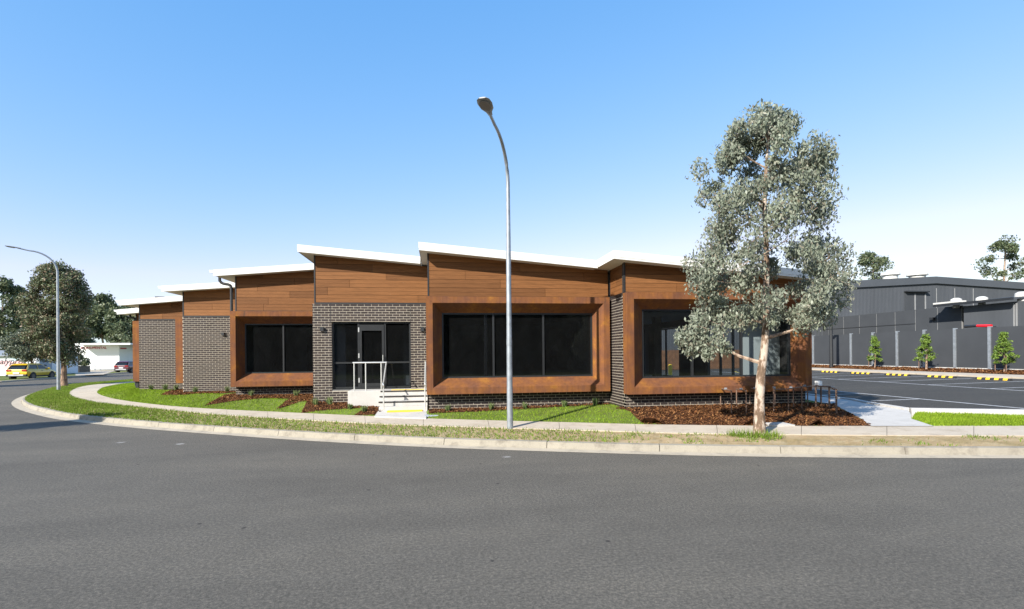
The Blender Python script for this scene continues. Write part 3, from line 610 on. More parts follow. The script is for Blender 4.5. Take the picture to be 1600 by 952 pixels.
def brick_wall(fr, s0, s1, z0, z1, holes=(), single=False, core=True):
    """core wall in mortar, bricks proud of it; holes = (a, b, zlo, zhi)"""
    mb = MB(ORG)
    cuts = sorted(set([s0, s1] + [h[0] for h in holes] + [h[1] for h in holes]))
    for a, b in zip(cuts, cuts[1:]):
        zs = [(z0, z1)]
        for h in holes:
            if h[0] <= a and b <= h[1]: zs = [(z0, h[2]), (h[3], z1)]
        for lo, hi in zs:
            if hi - lo > .01: mb.prism([fr.p(a, lo, -.005), fr.p(b, lo, -.005), fr.p(b, hi, -.005), fr.p(a, hi, -.005)], fr.n * -.24)
    w = mb.build('wall', M['mortar'], B)
    st = MB(ORG); me = brickmesh(fr) if single else None
    rows = int(round((TOP - z0) / .086)) + 1
    for i in range(rows):
        zc = TOP - .043 - i * .086
        if zc > z1 or zc < z0 - .02: continue
        iv = [(s0, s1)]
        for h in holes:
            if h[2] - .01 < zc < h[3] + .01:
                iv = [q for (a, b) in iv for q in ((a, min(b, h[0])), (max(a, h[1]), b)) if q[1] - q[0] > .02]
        k0 = math.floor(s0 / .24) - 1; off = .12 * (i % 2)
        for k in range(k0, int(s1 / .24) + 2):
            c = k * .24 + off
            for a, b in iv:
                lo, hi = max(a, c - .1125), min(b, c + .1125)
                if hi - lo < .02: continue
                if single and NB[0] < 300 and hi - lo > .224:
                    NB[0] += 1; o = link('brick', me, w, fr.p(c, zc) - Vector(ORG)); continue
                A = [fr.p(lo, zc - .0355, 0), fr.p(hi, zc - .0355, 0), fr.p(hi, zc + .0355, 0), fr.p(lo, zc + .0355, 0)]; C = [q - fr.n * .06 for q in A]
                st.add(C + A, [(4, 5, 6, 7), (0, 1, 5, 4), (1, 2, 6, 5), (2, 3, 7, 6), (3, 0, 4, 7)])
    if st.v: o = st.build('brick', M['brick'], w); o['kind'] = 'stuff'
    return w
def clip(poly, f):     # keep points where f(u,z) <= 0
    out = []
    for i in range(len(poly)):
        a, b = poly[i - 1], poly[i]; fa, fb = f(*a), f(*b)
        if (fa <= 0) != (fb <= 0):
            k = fa / (fa - fb); out.append((a[0] + (b[0] - a[0]) * k, a[1] + (b[1] - a[1]) * k))
        if fb <= 0: out.append(b)
    return out
def cladding(fr, s0, s1, zb, ztop, joints, d=-.05, h=.265):
    """timber boards from zb up to the sloping soffit line ztop(u)"""
    f = lambda u, z: z - ztop(u)
    bk = clip([(s0, zb), (s1, zb), (s1, 9), (s0, 9)], f)
    c = MB(ORG).prism([fr.p(u, z, d - .03) for u, z in bk], fr.n * -.15).build('cladding', M['dark'], B)
    i = 0; z = zb + .05
    MB(ORG).prism([fr.p(s0, zb, d + .055), fr.p(s1, zb, d + .055), fr.p(s1, zb + .045, d + .055), fr.p(s0, zb + .045, d + .055)], fr.n * -.084).build('flashing', M['black'], c)
    while z < max(ztop(s0), ztop(s1)):
        js = [s0 + .035] + [s0 + (s1 - s0) * q for q in joints[i % len(joints)]] + [s1 - .003]
        for a, b in zip(js, js[1:]):
            mb = MB(ORG)
            for lo, hi in ((z + .005, z + h * .5 - .0025), (z + h * .5 + .0025, z + h - .005)):
                q = clip([(a + .004, lo), (b - .004, lo), (b - .004, hi), (a + .004, hi)], f)
                if len(q) > 2: mb.prism([fr.p(u, zz, d) for u, zz in q], fr.n * -.026)
            if mb.v: mb.build('plank', M['wood'], c)
        z += h; i += 1
    MB(ORG).prism([fr.p(s0 - .012, zb + .05, d + .012), fr.p(s0 + .03, zb + .05, d + .012), fr.p(s0 + .03, ztop(s0) - .005, d + .012), fr.p(s0 - .012, ztop(s0) - .005, d + .012)], fr.n * -.07).build('corner_trim', M['black'], c)
    return c
def surround(fr, s0, s1, z0, z1, flat, i0, i1, iz0, iz1, front, back):
    root = MB(ORG).prism([fr.p(s0 + .05, z1 - .06, back + .0), fr.p(s1 - .05, z1 - .06, back), fr.p(s1 - .05, z1 - .03, back), fr.p(s0 + .05, z1 - .03, back)], fr.n * (front - back - .05)).build('window_surround', M['rust'], B)
    o = [(s0, z0), (s1, z0), (s1, z1), (s0, z1)]; m = [(s0 + flat, z0 + flat), (s1 - flat, z0 + flat), (s1 - flat, z1 - flat), (s0 + flat, z1 - flat)]; n = [(i0, iz0), (i1, iz0), (i1, iz1), (i0, iz1)]
    for k in range(4):
        j = (k + 1) % 4; V = []
        for q in (k, j): V += [fr.p(*o[q], back), fr.p(*o[q], front), fr.p(*m[q], front), fr.p(*n[q], back)]
        e = (V[4] - V[0]).normalized() * .0015
        V = [p + (e if t < 4 else -e) for t, p in enumerate(V)]
        MB(ORG).add(V, [(0, 4, 5, 1), (1, 5, 6, 2), (2, 6, 7, 3), (3, 7, 4, 0), (0, 1, 2, 3), (7, 6, 5, 4)]).build('panel', M['rust'], root)
    return root
def window(fr, s0, s1, z0, z1, d, cuts, zcut=None, gl='glass', name='window', fw=.05):
    w = MB(ORG)
    for a, b, lo, hi in ((s0, s1, z0, z0 + fw), (s0, s1, z1 - fw, z1), (s0, s0 + fw, z0 + fw, z1 - fw), (s1 - fw, s1, z0 + fw, z1 - fw)):
        w.prism([fr.p(a, lo, d), fr.p(b, lo, d), fr.p(b, hi, d), fr.p(a, hi, d)], fr.n * -.1)
    root = w.build(name, M['frame'], B)
    e = [s0 + fw] + cuts + [s1 - fw]
    for c in cuts: MB(ORG).prism([fr.p(c - .03, z0 + fw, d - .003), fr.p(c + .03, z0 + fw, d - .003), fr.p(c + .03, z1 - fw, d - .003), fr.p(c - .03, z1 - fw, d - .003)], fr.n * -.09).build('mullion', M['frame'], root)
    for k, (a, b) in enumerate(zip(e, e[1:])):
        a += .032 if k else .002; b -= .032 if k < len(e) - 2 else .002
        MB(ORG).add([fr.p(a, z0 + fw, d - .045), fr.p(b, z0 + fw, d - .045), fr.p(b, z1 - fw, d - .045), fr.p(a, z1 - fw, d - .045)], [(0, 1, 2, 3)]).build('pane', M[gl], root)
        if zcut and k in zcut[1]: MB(ORG).prism([fr.p(a, zcut[0] - .03, d - .01), fr.p(b, zcut[0] - .03, d - .01), fr.p(b, zcut[0] + .03, d - .01), fr.p(a, zcut[0] + .03, d - .01)], fr.n * -.07).build('transom', M['frame'], root)
    return root
def Fy(Y): return Fr((0, Y, 0), (1, 0, 0), (0, -1, 0))
W1, W2, W3, W4, WB, WA, W7 = 15.0, 16.5, 18.7, 22.25, 25.0, 27.3, 29.6
X1L, X1R, X2L, X3L, X4L, XBL, XAL, X7L = 5.52, 11.38, -.30, -4.24, -8.0, -11.18, -14.15, -15.5
# roofs: (name, x0, ztop0, x1, ztop1, y front, y back)
ROOF = {1: (5.03, 5.06, 11.95, 4.50, 14.55, 27.0), 2: (-.56, 5.50, 5.02, 5.03, 16.05, 30), 3: (-4.61, 5.80, -.585, 5.465, 18.25, 33), 4: (-8.64, 5.47, -4.63, 5.80, 21.8, 36), 5: (-11.83, 5.17, -8.665, 5.40, 24.55, 38), 6: (-14.78, 4.77, -11.855, 5.02, 26.85, 40), 7: (-16.06, 4.51, -14.80, 4.63, 29.0, 41)}
TH = .245
def rtop(k): 
    x0, a, x1, b, _, _ = ROOF[k]; return lambda x: a + (b - a) * (x - x0) / (x1 - x0)
for k, (x0, a, x1, b, y0, y1) in ROOF.items():
    rf = MB(ORG).prism([(x0 + .03, y0 + .03, a - TH + .02), (x1 - .0, y0 + .03, b - TH + .02), (x1, y0 + .03, b - .02), (x0 + .03, y0 + .03, a - .02)], (0, y1 - y0, 0)).build('roof', M['soffit'], B)
    MB(ORG).prism([(x0 + .03, y0 + .03, a - .018), (x1, y0 + .03, b - .018), (x1, y0 + .03, b - .004), (x0 + .03, y0 + .03, a - .004)], (0, y1 - y0, 0)).build('roof_sheet', M['white'], rf)
    MB(ORG).prism([(x0, y0, a - TH + .06), (x1, y0, b - TH + .06), (x1, y0, b), (x0, y0, a)], (0, .028, 0)).build('fascia', M['white'], rf)
    MB(ORG).prism([(x0 + .008, y0 + .008, a - TH), (x1, y0 + .008, b - TH), (x1, y0 + .008, b - TH + .057), (x0 + .008, y0 + .008, a - TH + .057)], (0, .02, 0)).build('fascia', M['white'], rf)
    if k in (1, 2, 3):
        MB(ORG).box((x0, y0 + .031, a - TH + .06), (x0 + .028, y1, a - .001)).build('side_fascia', M['white'], rf)
        MB(ORG).box((x0 + .008, y0 + .031, a - TH + .003), (x0 + .028, y1, a - TH + .057)).build('side_fascia', M['white'], rf)
    else:
        gm = MB(ORG); gm.prism([(x0 - .002, y0 + .05, a - .115), (x0 - .13, y0 + .05, a - .10), (x0 - .16, y0 + .05, a - .005), (x0 - .002, y0 + .05, a - .005)], (0, y1 - y0, 0)); gm.build('gutter', M['white'], rf)
if True:   # dusty stains on the side fascia of the right-hand roof
    m, nt, b = newmat('stained_white'); n = noise(nt, coords(nt, (1, 1, 1)), 5.5, 5, .7)
    nt.links.new(ramp(nt, n, [(.56, (.80, .80, .78)), (.62, (.20, .20, .21))]), b.inputs['Base Color']); b.inputs['Roughness'].default_value = .6
    MB(ORG).box((5.024, 15.2, 4.90), (5.031, 16.02, 5.03)).build('stain_patch', m, B)
p = atY(250, 465.5, 27.2); MB(ORG).box(p + Vector((-.2, -.05, -.1)), p + Vector((.2, .2, .06))).build('roof_vent', M['black'], B)
# pavilion fronts
J = [[.62], [.37], [.12, .8], [.9], [.45], [.25, .7], [.55]]
def J2(s): 
    r = random.Random(s); return [[r.uniform(.08, .92)] if r.random() < .75 else sorted([r.uniform(.08, .4), r.uniform(.6, .92)]) for _ in range(8)]
soff = lambda k, x: rtop(k)(x) - TH + .03
f1 = Fy(W1); gi1 = (6.06, 10.92, 1.33, 3.40)
brick_wall(f1, X1L, X1R, .2, TOP, [(gi1[0] - .13, gi1[1] + .13, gi1[2] - .13, gi1[3] + .13)], True)
cladding(f1, X1L, X1R, TOP, lambda u: soff(1, u), [[.28], [.66], [.45], [.8]])
surround(f1, 5.47, 11.36, .88, 3.875, .20, gi1[0], gi1[1], gi1[2], gi1[3], .32, -.05)
c1 = [atY(1081, 540, W1 + .1).x, atY(1158, 540, W1 + .1).x]
window(f1, *gi1[:2], gi1[2], gi1[3], -.06, c1, gl='glassclear')
fret = Fr((X1L, 0, 0), (0, -1, 0), (-1, 0, 0))
brick_wall(fret, -(W2 + .25), -(W1 + .004), .2, TOP - .003)
cladding(fret, -(W2 + .0), -(W1 + .055), TOP, lambda u: ROOF[1][1] - TH + .03, [[], [.4], []], d=-.045)
f2 = Fy(W2); gi2 = (.12, 4.98, 1.35, 3.40)
brick_wall(f2, X2L, X1L - .003, .15, TOP, [(gi2[0] - .13, gi2[1] + .13, gi2[2] - .13, gi2[3] + .13)], True)
cladding(f2, X2L, X1L - .003, TOP, lambda u: soff(2, u) if u < 5.02 else soff(2, 5.02), [[.64], [.39], [.2, .86], [.5], [.78]])
surround(f2, -.36, 5.43, .88, 3.875, .20, gi2[0], gi2[1], gi2[2], gi2[3], .35, -.07)
c2 = [atY(771, 540, W2 + .1).x, atY(849, 540, W2 + .1).x]
window(f2, *gi2[:2], gi2[2], gi2[3], -.08, c2)
MB(ORG).prism([f2.p(c2[0] - .25, 1.42, -.13), f2.p(c2[0] - .21, 1.42, -.13), f2.p(c2[0] - .21, 3.33, -.13), f2.p(c2[0] - .25, 3.33, -.13)], f2.n * -.03).build('blind_edge', M['frame'], B)
f3 = Fy(W3); d0, d1 = atY(518, 504, W3), atY(642.5, 608, W3)
dr = (d0.x, d1.x, FL + .02, 3.262)
brick_wall(f3, X3L, X2L - .003, .2, TOP, [(dr[0], dr[1], .88, dr[3])])
cladding(f3, X3L + .06, X2L - .003, TOP, lambda u: soff(3, u) if u < -.6 else 5.2, [[.9], [.11], [.30], [.62], [.5], [.2]])
dc = [atY(560.5, 560, W3 + .1).x, atY(602, 560, W3 + .1).x]
win = window(f3, dr[0], dr[1], dr[2], dr[3], -.10, dc, (atY(530, 567.3, W3 + .1).z, (0, 2)), name='door_glazing', fw=.06)
dl = MB(ORG)
for a, b, lo, hi in ((dc[0] + .035, dc[0] + .11, FL + .085, 3.16), (dc[1] - .11, dc[1] - .035, FL + .085, 3.16), (dc[0] + .11, dc[1] - .11, 2.95, 3.16), (dc[0] + .11, dc[1] - .11, FL + .085, FL + .2)):
    dl.prism([f3.p(a, lo, -.085), f3.p(b, lo, -.085), f3.p(b, hi, -.085), f3.p(a, hi, -.085)], f3.n * -.05)
ob = dl.build('door', M['frame'], B)
for z in (1.15, 2.0, 2.9): MB(ORG).box((dc[0] - .01, W3 + .07, z), (dc[0] + .03, W3 + .1, z + .16)).build('hinge', M['stain'], ob)
MB(ORG).tube([(dc[1] - .075, W3 + .03, 1.85), (dc[1] - .075, W3 + .03, 2.1)], .012, 6).build('handle', M['stain'], ob)
f4 = Fy(W4); gi4 = (-7.67, -4.55, 1.40, 3.40)
brick_wall(f4, X4L, X3L + .2, .2, TOP, [(gi4[0] - .13, gi4[1] + .13, gi4[2] - .13, gi4[3] + .13)])
cladding(f4, X4L, X3L, TOP, lambda u: soff(4, min(u, -4.63)), [[.28, .96], [.33], [.55], [.22], [.6]])
surround(f4, -8.07, -4.26, .90, 3.875, .20, gi4[0], gi4[1], gi4[2], gi4[3], .35, -.07)
window(f4, *gi4[:2], gi4[2], gi4[3], -.08, [atY(443, 540, W4 + .1).x])
f5 = Fy(WB); brick_wall(f5, XBL, X4L, .2, TOP); cladding(f5, XBL, X4L, TOP, lambda u: soff(5, min(u, -8.67)), J2(5))
f6 = Fy(WA); brick_wall(f6, XAL, XBL, .2, TOP); cladding(f6, XAL, XBL, TOP, lambda u: soff(6, min(u, -11.86)), J2(6))
f7 = Fy(W7); brick_wall(f7, X7L, XAL, .2, TOP); cladding(f7, X7L, XAL, TOP, lambda u: soff(7, min(u, -14.8)), J2(7))
# rusted surrounds on the left-hand side walls, seen from their ends
for xs_, yw in ((XBL, WB), (XAL, WA)):
    fl_ = Fr((xs_, 0, 0), (0, -1, 0), (-1, 0, 0)); y0_, y1_ = yw + .35, yw + 1.95 if yw == WB else yw + 2.0
    surround(fl_, -y1_, -y0_, .92, 3.85, .2, -y1_ + .4, -y0_ - .4, 1.4, 3.4, .46, .0)
    window(fl_, -y1_ + .4, -y0_ - .4, 1.4, 3.4, .06, [])
MB(ORG).box((-14.55, 27.75, .45), (-14.42, 27.85, .92)).build('pipe', M['black'], B)
# side cores, floors, ceilings, backs
def slab(a, b, name, mat): MB(ORG).box(a, b).build(name, mat, B)
for x, y0, y1, zt in ((XAL, WA + .26, 38, 4.6), (XBL, WB + .26, 38, 4.75), (X4L, W4 + .26, 36, 5.2), (X3L, W3 + .26, 33, 5.4), (X7L, W7 + .26, 40, 4.2)):
    slab((x + .002, y0, .2), (x + .22, y1, zt), 'side_wall', M['mortar'] if x < -6 else M['dark'])
slab((X2L + .002, W2 + .26, .2), (X2L + .22, 30, 5.15), 'side_wall', M['inner'])
slab((X1L + .01, W2 + .26, .2), (X1L + .22, 28, 4.7), 'side_wall', M['inner'])
slab((X1L + .26, W1 + .26, FL - .3), (X1R - .01, 26.9, FL), 'floor_slab', M['innerfl']); slab((X2L + .24, W2 + .26, FL - .3), (X1L - .004, 27, FL), 'floor_slab', M['innerfl'])
slab((X3L + .24, W3 + .012, FL - .3), (X2L - .004, 27, FL), 'floor_slab', M['innerfl']); slab((X4L + .24, W4 + .26, FL - .3), (X3L - .004, 28, FL), 'floor_slab', M['innerfl'])
for x0, x1, y0, y1 in ((X1L + .24, X1R - .22, W1 + .26, 26.8), (X2L + .24, X1L - .004, W2 + .26, 26.9), (X3L + .24, X2L - .004, W3 + .26, 26.9), (X4L + .24, X3L - .004, W4 + .26, 27.9)):
    slab((x0, y0, 3.6), (x1, y1, 3.68), 'ceiling', M['inner']); slab((x0, y1, FL - .3), (x1, y1 + .15, 3.7), 'back_wall', M['inner'])
slab((-1.35, W3 + 2.2, FL), (-.6, W3 + 2.35, 3.4), 'partition', M['inner']); slab((-3.75, W3 + .5, FL), (-3.25, W3 + .65, 3.5), 'partition', M['inner'])
slab((-6.6, W4 + 4, FL), (-4.4, W4 + 4.1, 3.6), 'partition', M['inner']); slab((-6.2, W4 + 3.97, FL), (-5.3, W4 + 3.99, 3.0), 'inner_door', M['black'])
# east wall of the corner room with two glazed openings
fe = Fr((X1R, 0, 0), (0, 1, 0), (1, 0, 0))
for y0, y1, lo, hi in ((W1 + .26, 17.0, .2, 4.3), (20.8, 23.3, .2, 4.3), (26.4, 27, .2, 4.3), (17.0, 20.8, .2, FL - .02), (17, 20.8, 3.3, 4.3), (23.3, 26.4, .2, FL - .02), (23.3, 26.4, 3.3, 4.3)):
    slab((X1R - .2, y0 + .002, lo), (X1R, y1 - .002, hi), 'east_wall', M['dark'])
window(fe, 17.02, 20.78, FL, 3.28, -.05, [17.95, 18.9, 19.8], gl='glassclear'); window(fe, 23.32, 26.38, FL, 3.28, -.05, [24.9], gl='glassclear')
slab((9.85, W1 + .9, FL), (X1R - .24, W1 + 1.0, 3.59), 'partition', M['pale'])
for x, y in ((9.1, 21), (7.6, 24.5)): slab((x - .15, y - .15, FL), (x + .15, y + .15, 3.59), 'column', M['dark'])
# small wall lights
for px, py, Y in ((503.5, 514.5, W3), (660, 514.5, W3), (349, 522, WB)):
    p = atY(px, py, Y); w_ = MB(ORG).box((p.x - .06, Y - .10, p.z - .07), (p.x + .06, Y, p.z + .07)).build('wall_light', M['black'], B)
# control joints
for px in (516.5, 641.5):
    x = atY(px, 490, W3).x; MB(ORG).box((x - .006, W3 - .002, 3.25), (x + .006, W3 + .01, TOP)).build('control_joint', M['black'], B)
# downpipe of the fourth pavilion
dp = MB(ORG); yq = W4 + .3
a = atY(340, 433, yq - .2); v0 = atY(361.5, 445, yq); v1 = Vector((v0.x, yq, 3.7))
dp.tube([(a.x, yq, 5.33), (a.x, yq, a.z - .12), (a.x + .06, yq, a.z - .2), (a.x + .14, yq, a.z - .24), (v0.x - .12, yq, a.z - .27), (v0.x - .04, yq, a.z - .31), (v0.x, yq, a.z - .40), v1], .055, 10); dp.build('downpipe', M['black'], B, True)
dp = MB(ORG); dp.tube([(-15.8, W7 + .1, 4.3), (-15.8, W7 + .1, 4.18), (-15.35 + -.25, W7 + .1, 4.12), (-15.56, W7 + .1, 4.0), (-15.56, W7 + .1, .6)], .055, 8); dp.build('downpipe', M['black'], B, True)

# ------------------------------------------------------------------ entry steps and rails
sl0, sr0 = atY(543.5, 620, 17.85).x, -.36; xs0 = atY(596.5, 620, 17.85).x
OST = (-1.1, 17.3, .3)
ST = tag(empty('entry_steps', OST), 'white concrete entry steps with stainless handrails and yellow strips', 'steps')
MB(OST).box((sl0, 17.85, .1), (sr0, W3 - .004, FL)).build('landing', M['newcon'], ST, bevel=.008)
for k in range(3):
    z = FL - .155 * (k + 1); y1_ = 17.848 - .30 * k
    MB(OST).box((xs0, y1_ - .30, .1), (sr0, y1_ - .002, z)).build('step', M['newcon'], ST, bevel=.006)
for k in range(4):
    z = FL - .155 * k; y = 17.85 - .30 * k
    if k < 3: MB(OST).box((xs0 - .04, y - .012 , z - .052), (sr0 - .002, y - .0005, z - .004)).build('nosing', M['dark'], ST)
MB(OST).box((xs0 + .3, 17.92, FL - .01), (sr0 - .12, 18.2, FL + .008)).build('tactile_strip', M['yellow'], ST)
pz = .345; py0 = 16.95
pad = MB(OST).prism([(xs0 - .02, py0 - .0, pz), (sr0, py0, pz), (sr0 - .0, atz(664, 655, .25).y + .03, .275), (atz(585, 652, .25).x, atz(585, 652, .25).y, .275)], (0, 0, -.2)).build('pad', M['newcon'], ST)
MB(OST).box((xs0 + .28, 16.6, pz - .02), (sr0 - .15, 16.88, pz + .012)).build('tactile_strip', M['yellow'], ST)
rail = MB(OST); ry = 17.93; rz = FL + .93
xr0 = atY(551, 566, ry).x; xr1 = atY(604.5, 566, ry).x
rail.tube([(xr0, ry, rz), (xr1, ry, rz)], .024, 8); rl = rail.build('handrail', M['stain'], ST, True)
for px in (553.5, 571.5, 595.8):
    x = atY(px, 590, ry).x; MB(OST).tube([(x, ry, FL), (x, ry, rz)], .021, 8).build('post', M['stain'], rl, True)
def srail(x, top):
    rm = MB(OST); yb_ = 16.98; zt = .31 + .92
    rm.tube([(x, ry, rz), (x, yb_ + .06, zt + .03), (x, yb_ - .12, zt - .02), (x, yb_ - .16, zt - .08), (x, yb_ - .12, zt - .13), (x, yb_ - .03, zt - .14)], .024, 8); r_ = rm.build('handrail', M['stain'], ST, True)
    MB(OST).tube([(x, yb_ - .02, .3), (x, yb_ - .02, zt)], .021, 8).build('post', M['stain'], r_, True)
    if top: MB(OST).tube([(x, ry, FL), (x, ry, rz)], .021, 8).build('post', M['stain'], r_, True)
srail(xr1 - .02, False); srail(sr0 - .07, True)
gp = atz(670, 650, .28); tag(MB((gp.x, gp.y, .28)).box((gp.x - .12, gp.y - .1, .2), (gp.x + .28, gp.y + .25, .30)).build('pit_lid', M['signgrey']), 'small grey pit lid in the lawn beside the entry steps', 'pit lid').location = (gp.x, gp.y, .28)
gp = atz(1217, 664, .26); pl = MB().box((-.28, -.22, -.1), (.28, .25, .035)).box((-.22, -.16, .0), (.22, .19, .05)).build('pit_lid', M['newcon']); pl.location = (gp.x, gp.y, .25); tag(pl, 'pale concrete pit lid in the mulch behind the gum tree', 'pit lid')

# ------------------------------------------------------------------ street lamps
def lamp(loc, armdir, armlen, zs, ztip, r, label):
    L = tag(empty('street_lamp', loc), label, 'street lamp', 'galvanised street lamps'); a = Vector(armdir).normalized(); o = Vector(loc)
    pts = [o + Vector((0, 0, -.05)), o + Vector((0, 0, 2.5)), o + Vector((0, 0, 5)), o + Vector((0, 0, zs))]; rs = [r, r * .86, r * .72, r * .62]
    for k in range(1, 11):
        u = k / 10; th = u * R(90); h = ztip - zs
        pts.append(o + a * (armlen * .72 * (1 - math.cos(th))) + Vector((0, 0, zs + h * .92 * math.sin(th)))); rs.append(r * (.62 - .18 * u))
    tip = o + a * armlen + Vector((0, 0, ztip)); pts.append(tip); rs.append(r * .42)
    MB(loc).tube(pts, rs, 14).build('pole', M['galv'], L, True)
    MB(loc).tube([o + Vector((0, 0, 2.15)), o + Vector((0, 0, 2.3))], r * .9 + .002, 14).build('band', M['galv'], L, True)
    u = a; w = Vector((-a.y, a.x, 0)); up = Vector((0, 0, 1)); u2 = (u + up * .12).normalized(); up2 = u2.cross(w) * -1 if u2.cross(w).z < 0 else u2.cross(w)
    vs = []; prof = [(-.12, .05, .045), (.0, .07, .05), (.13, .14, .05), (.34, .165, .045), (.48, .14, .035), (.54, .08, .02)]
    n = 12
    for s_, hw, hh in prof:
        for k in range(n):
            t = 2 * math.pi * k / n; c, s2 = math.cos(t), math.sin(t); zz = hh * s2 * (1.0 if s2 > 0 else .45)
            vs.append(tip + u2 * s_ + w * hw * c + up2 * zz)
    fs = [(i * n + k, i * n + (k + 1) % n, (i + 1) * n + (k + 1) % n, (i + 1) * n + k) for i in range(len(prof) - 1) for k in range(n)] + [tuple(range(n))[::-1], tuple(range((len(prof) - 1) * n, len(prof) * n))]
    hd = MB(loc).add(vs, fs).build('lamp_head', M['lamphead'], L, True)
    vs = [tip + u2 * (.29 + .19 * math.cos(t)) + w * .13 * math.sin(t) - up2 * .024 for t in [2 * math.pi * k / 14 for k in range(14)]]
    MB(loc).prism(vs, -up2 * .012).build('lens', M['frame2'], hd)
    return L
lp = atz(797, 671, .17); lamp(tuple(lp), (-.36, -.93, 0), 1.75, 6.3, 7.33, .08, 'tall galvanised street lamp in front of the building, its head towards the road')
lp2 = atz(91.5, 610, .17); hd = atz(91.5, 610, .17)
lamp(tuple(lp2), (-.9, -.42, 0), 1.75, 7.0, 8.3, .09, 'distant galvanised street lamp on the corner verge at the left')

# ------------------------------------------------------------------ trees
def leaves(C, size, n, spread, asp=.55, droop=.3, shape=(1, 1, .8)):
    """n leaves round each clump centre C (k,4: xyz + radius)"""
    k = len(C); idx = rng.integers(0, k, n) if not isinstance(n, np.ndarray) else n; m = len(idx)
    d = rng.normal(0, 1, (m, 3)); d /= np.linalg.norm(d, axis=1)[:, None]; rr = rng.uniform(.15, 1, m) ** .55 * np.where(rng.uniform(0, 1, m) < .12, 1.35, 1)
    p = C[idx, :3] + d * (rr * C[idx, 3])[:, None] * np.array(shape) * spread
    a = rng.normal(0, 1, (m, 3)); a[:, 2] -= droop * 2; a /= np.linalg.norm(a, axis=1)[:, None]
    b = np.cross(a, rng.normal(0, 1, (m, 3))); b /= np.linalg.norm(b, axis=1)[:, None] + 1e-9
    L = (size * rng.uniform(.5, 1.6, m))[:, None]; Wd = L * asp
    return np.stack([p - a * L / 2, p + b * Wd / 2 - a * L * .05, p + a * L / 2, p - b * Wd / 2 - a * L * .05], 1).reshape(-1, 3)
def limb(mb, a, b, r0, r1, wob=.1, n=6, sides=6, sag=0):
    a, b = Vector(a), Vector(b); L = (b - a).length; pts = [a]; rs = [r0]
    off = Vector((random.uniform(-1, 1), random.uniform(-1, 1), random.uniform(-.5, .5))) * wob * L
    for k in range(1, n + 1):
        u = k / n; q = a.lerp(b, u) + off * math.sin(u * math.pi) + Vector((0, 0, -sag * L * math.sin(u * math.pi))) + Vector((random.uniform(-1, 1), random.uniform(-1, 1), 0)) * wob * .12 * L * (u < 1)
        pts.append(q); rs.append(r0 + (r1 - r0) * u)
    mb.tube(pts, rs, sides); return pts
def tree(name, label, cat, base, trunk, tr, clumps, nleaf, lsize, lm, bm_, group=None, asp=.55, droop=.3, limb_r=.04, sides=10, shape=(1, 1, .8), taper=.35, lbm=None):
    T = tag(empty(name, base), label, cat, group); o = Vector(base)
    mb = MB(base); tp = [o + Vector(p) for p in trunk]; n = len(tp)
    ks = [(i / (n - 1), p) for i, p in enumerate(tp)]; pts = spline(ks, [i / 20 for i in range(21)])
    rs = [tr * (1.25 if i == 0 else 1.08 if i == 1 else 1) * (1 - (1 - taper * .5) * (i / 20) ** .9) for i in range(21)]
    mb.tube(pts, rs, sides); mb.build('trunk', M[bm_], T, True)
    lb = MB(base); C = np.array(clumps) + np.array([o.x, o.y, o.z, 0])
    nodes = [(p, rs[j]) for j, p in enumerate(pts) if j >= 6]; ax = [Vector((p.x, p.y, p.z)) for p in pts]
    order = sorted(range(len(C)), key=lambda i: min((Vector(C[i, :3]) - p).length for p in ax))
    for i in order:
        c = Vector(C[i, :3]); best = None
        for p, r_ in nodes:
            v = c - p; sc = v.length * (1.0 if v.z > -.1 * v.length else 2.2) + .35 * max(0, .55 * math.hypot(v.x, v.y) - v.z)
            if best is None or sc < best[0]: best = (sc, p, r_)
        _, p, r_ = best; r0 = min(r_ * .62, limb_r); q = limb(lb, p, c, r0, max(r0 * .45, limb_r * .1), .12, 6, 6)
        nodes += [(x_, r0 * (1 - .5 * k / 6)) for k, x_ in enumerate(q) if k > 1]
        for _ in range(2):
            e = c + Vector(rng.normal(0, .5, 3)) * C[i, 3]; limb(lb, c.lerp(p, .2), e, limb_r * .16, limb_r * .06, .15, 3, 4)
    lb.build('limbs', M[lbm or bm_], T, True)
    V = leaves(C, lsize, nleaf, 1, asp, droop, shape) - np.array(base); npmesh('crown', V, 4, M[lm], T)
    return T
# the gum tree on the verge: crown envelope by height, in metres round the trunk
tb = atz(1187, 679, .2); dep = tb.x * sY + tb.y * cY; ppm = F / dep
def tl(px, py, dy=0): return ((px - 1187) / ppm * cY + dy * .14, -(px - 1187) / ppm * sY + dy, (679 - py) / ppm)
ENV = [(176, 1178, 1228), (200, 1142, 1252), (232, 1112, 1285), (270, 1094, 1300), (320, 1096, 1303), (360, 1103, 1298), (390, 1088, 1318), (425, 1076, 1328), (455, 1085, 1322), (480, 1098, 1316), (510, 1150, 1300)]
cl = []
def addc(px, py, dy, rad): x, y, z = tl(px, py, dy); cl.append((x, y, z, rad))
rr_ = random.Random(11)
for i in range(200):
    py = rr_.uniform(182, 505); e = [np.interp(py, [q[0] for q in ENV], [q[j] for q in ENV]) for j in (1, 2)]
    mid, hw = (e[0] + e[1]) / 2, (e[1] - e[0]) / 2 - 10; t = rr_.uniform(0, 6.283); r_ = rr_.uniform(.35, 1) ** .6
    addc(mid + hw * r_ * math.cos(t), py, hw / ppm * .85 * r_ * math.sin(t), rr_.uniform(.14, .25) + .2 * rr_.random() ** 3)
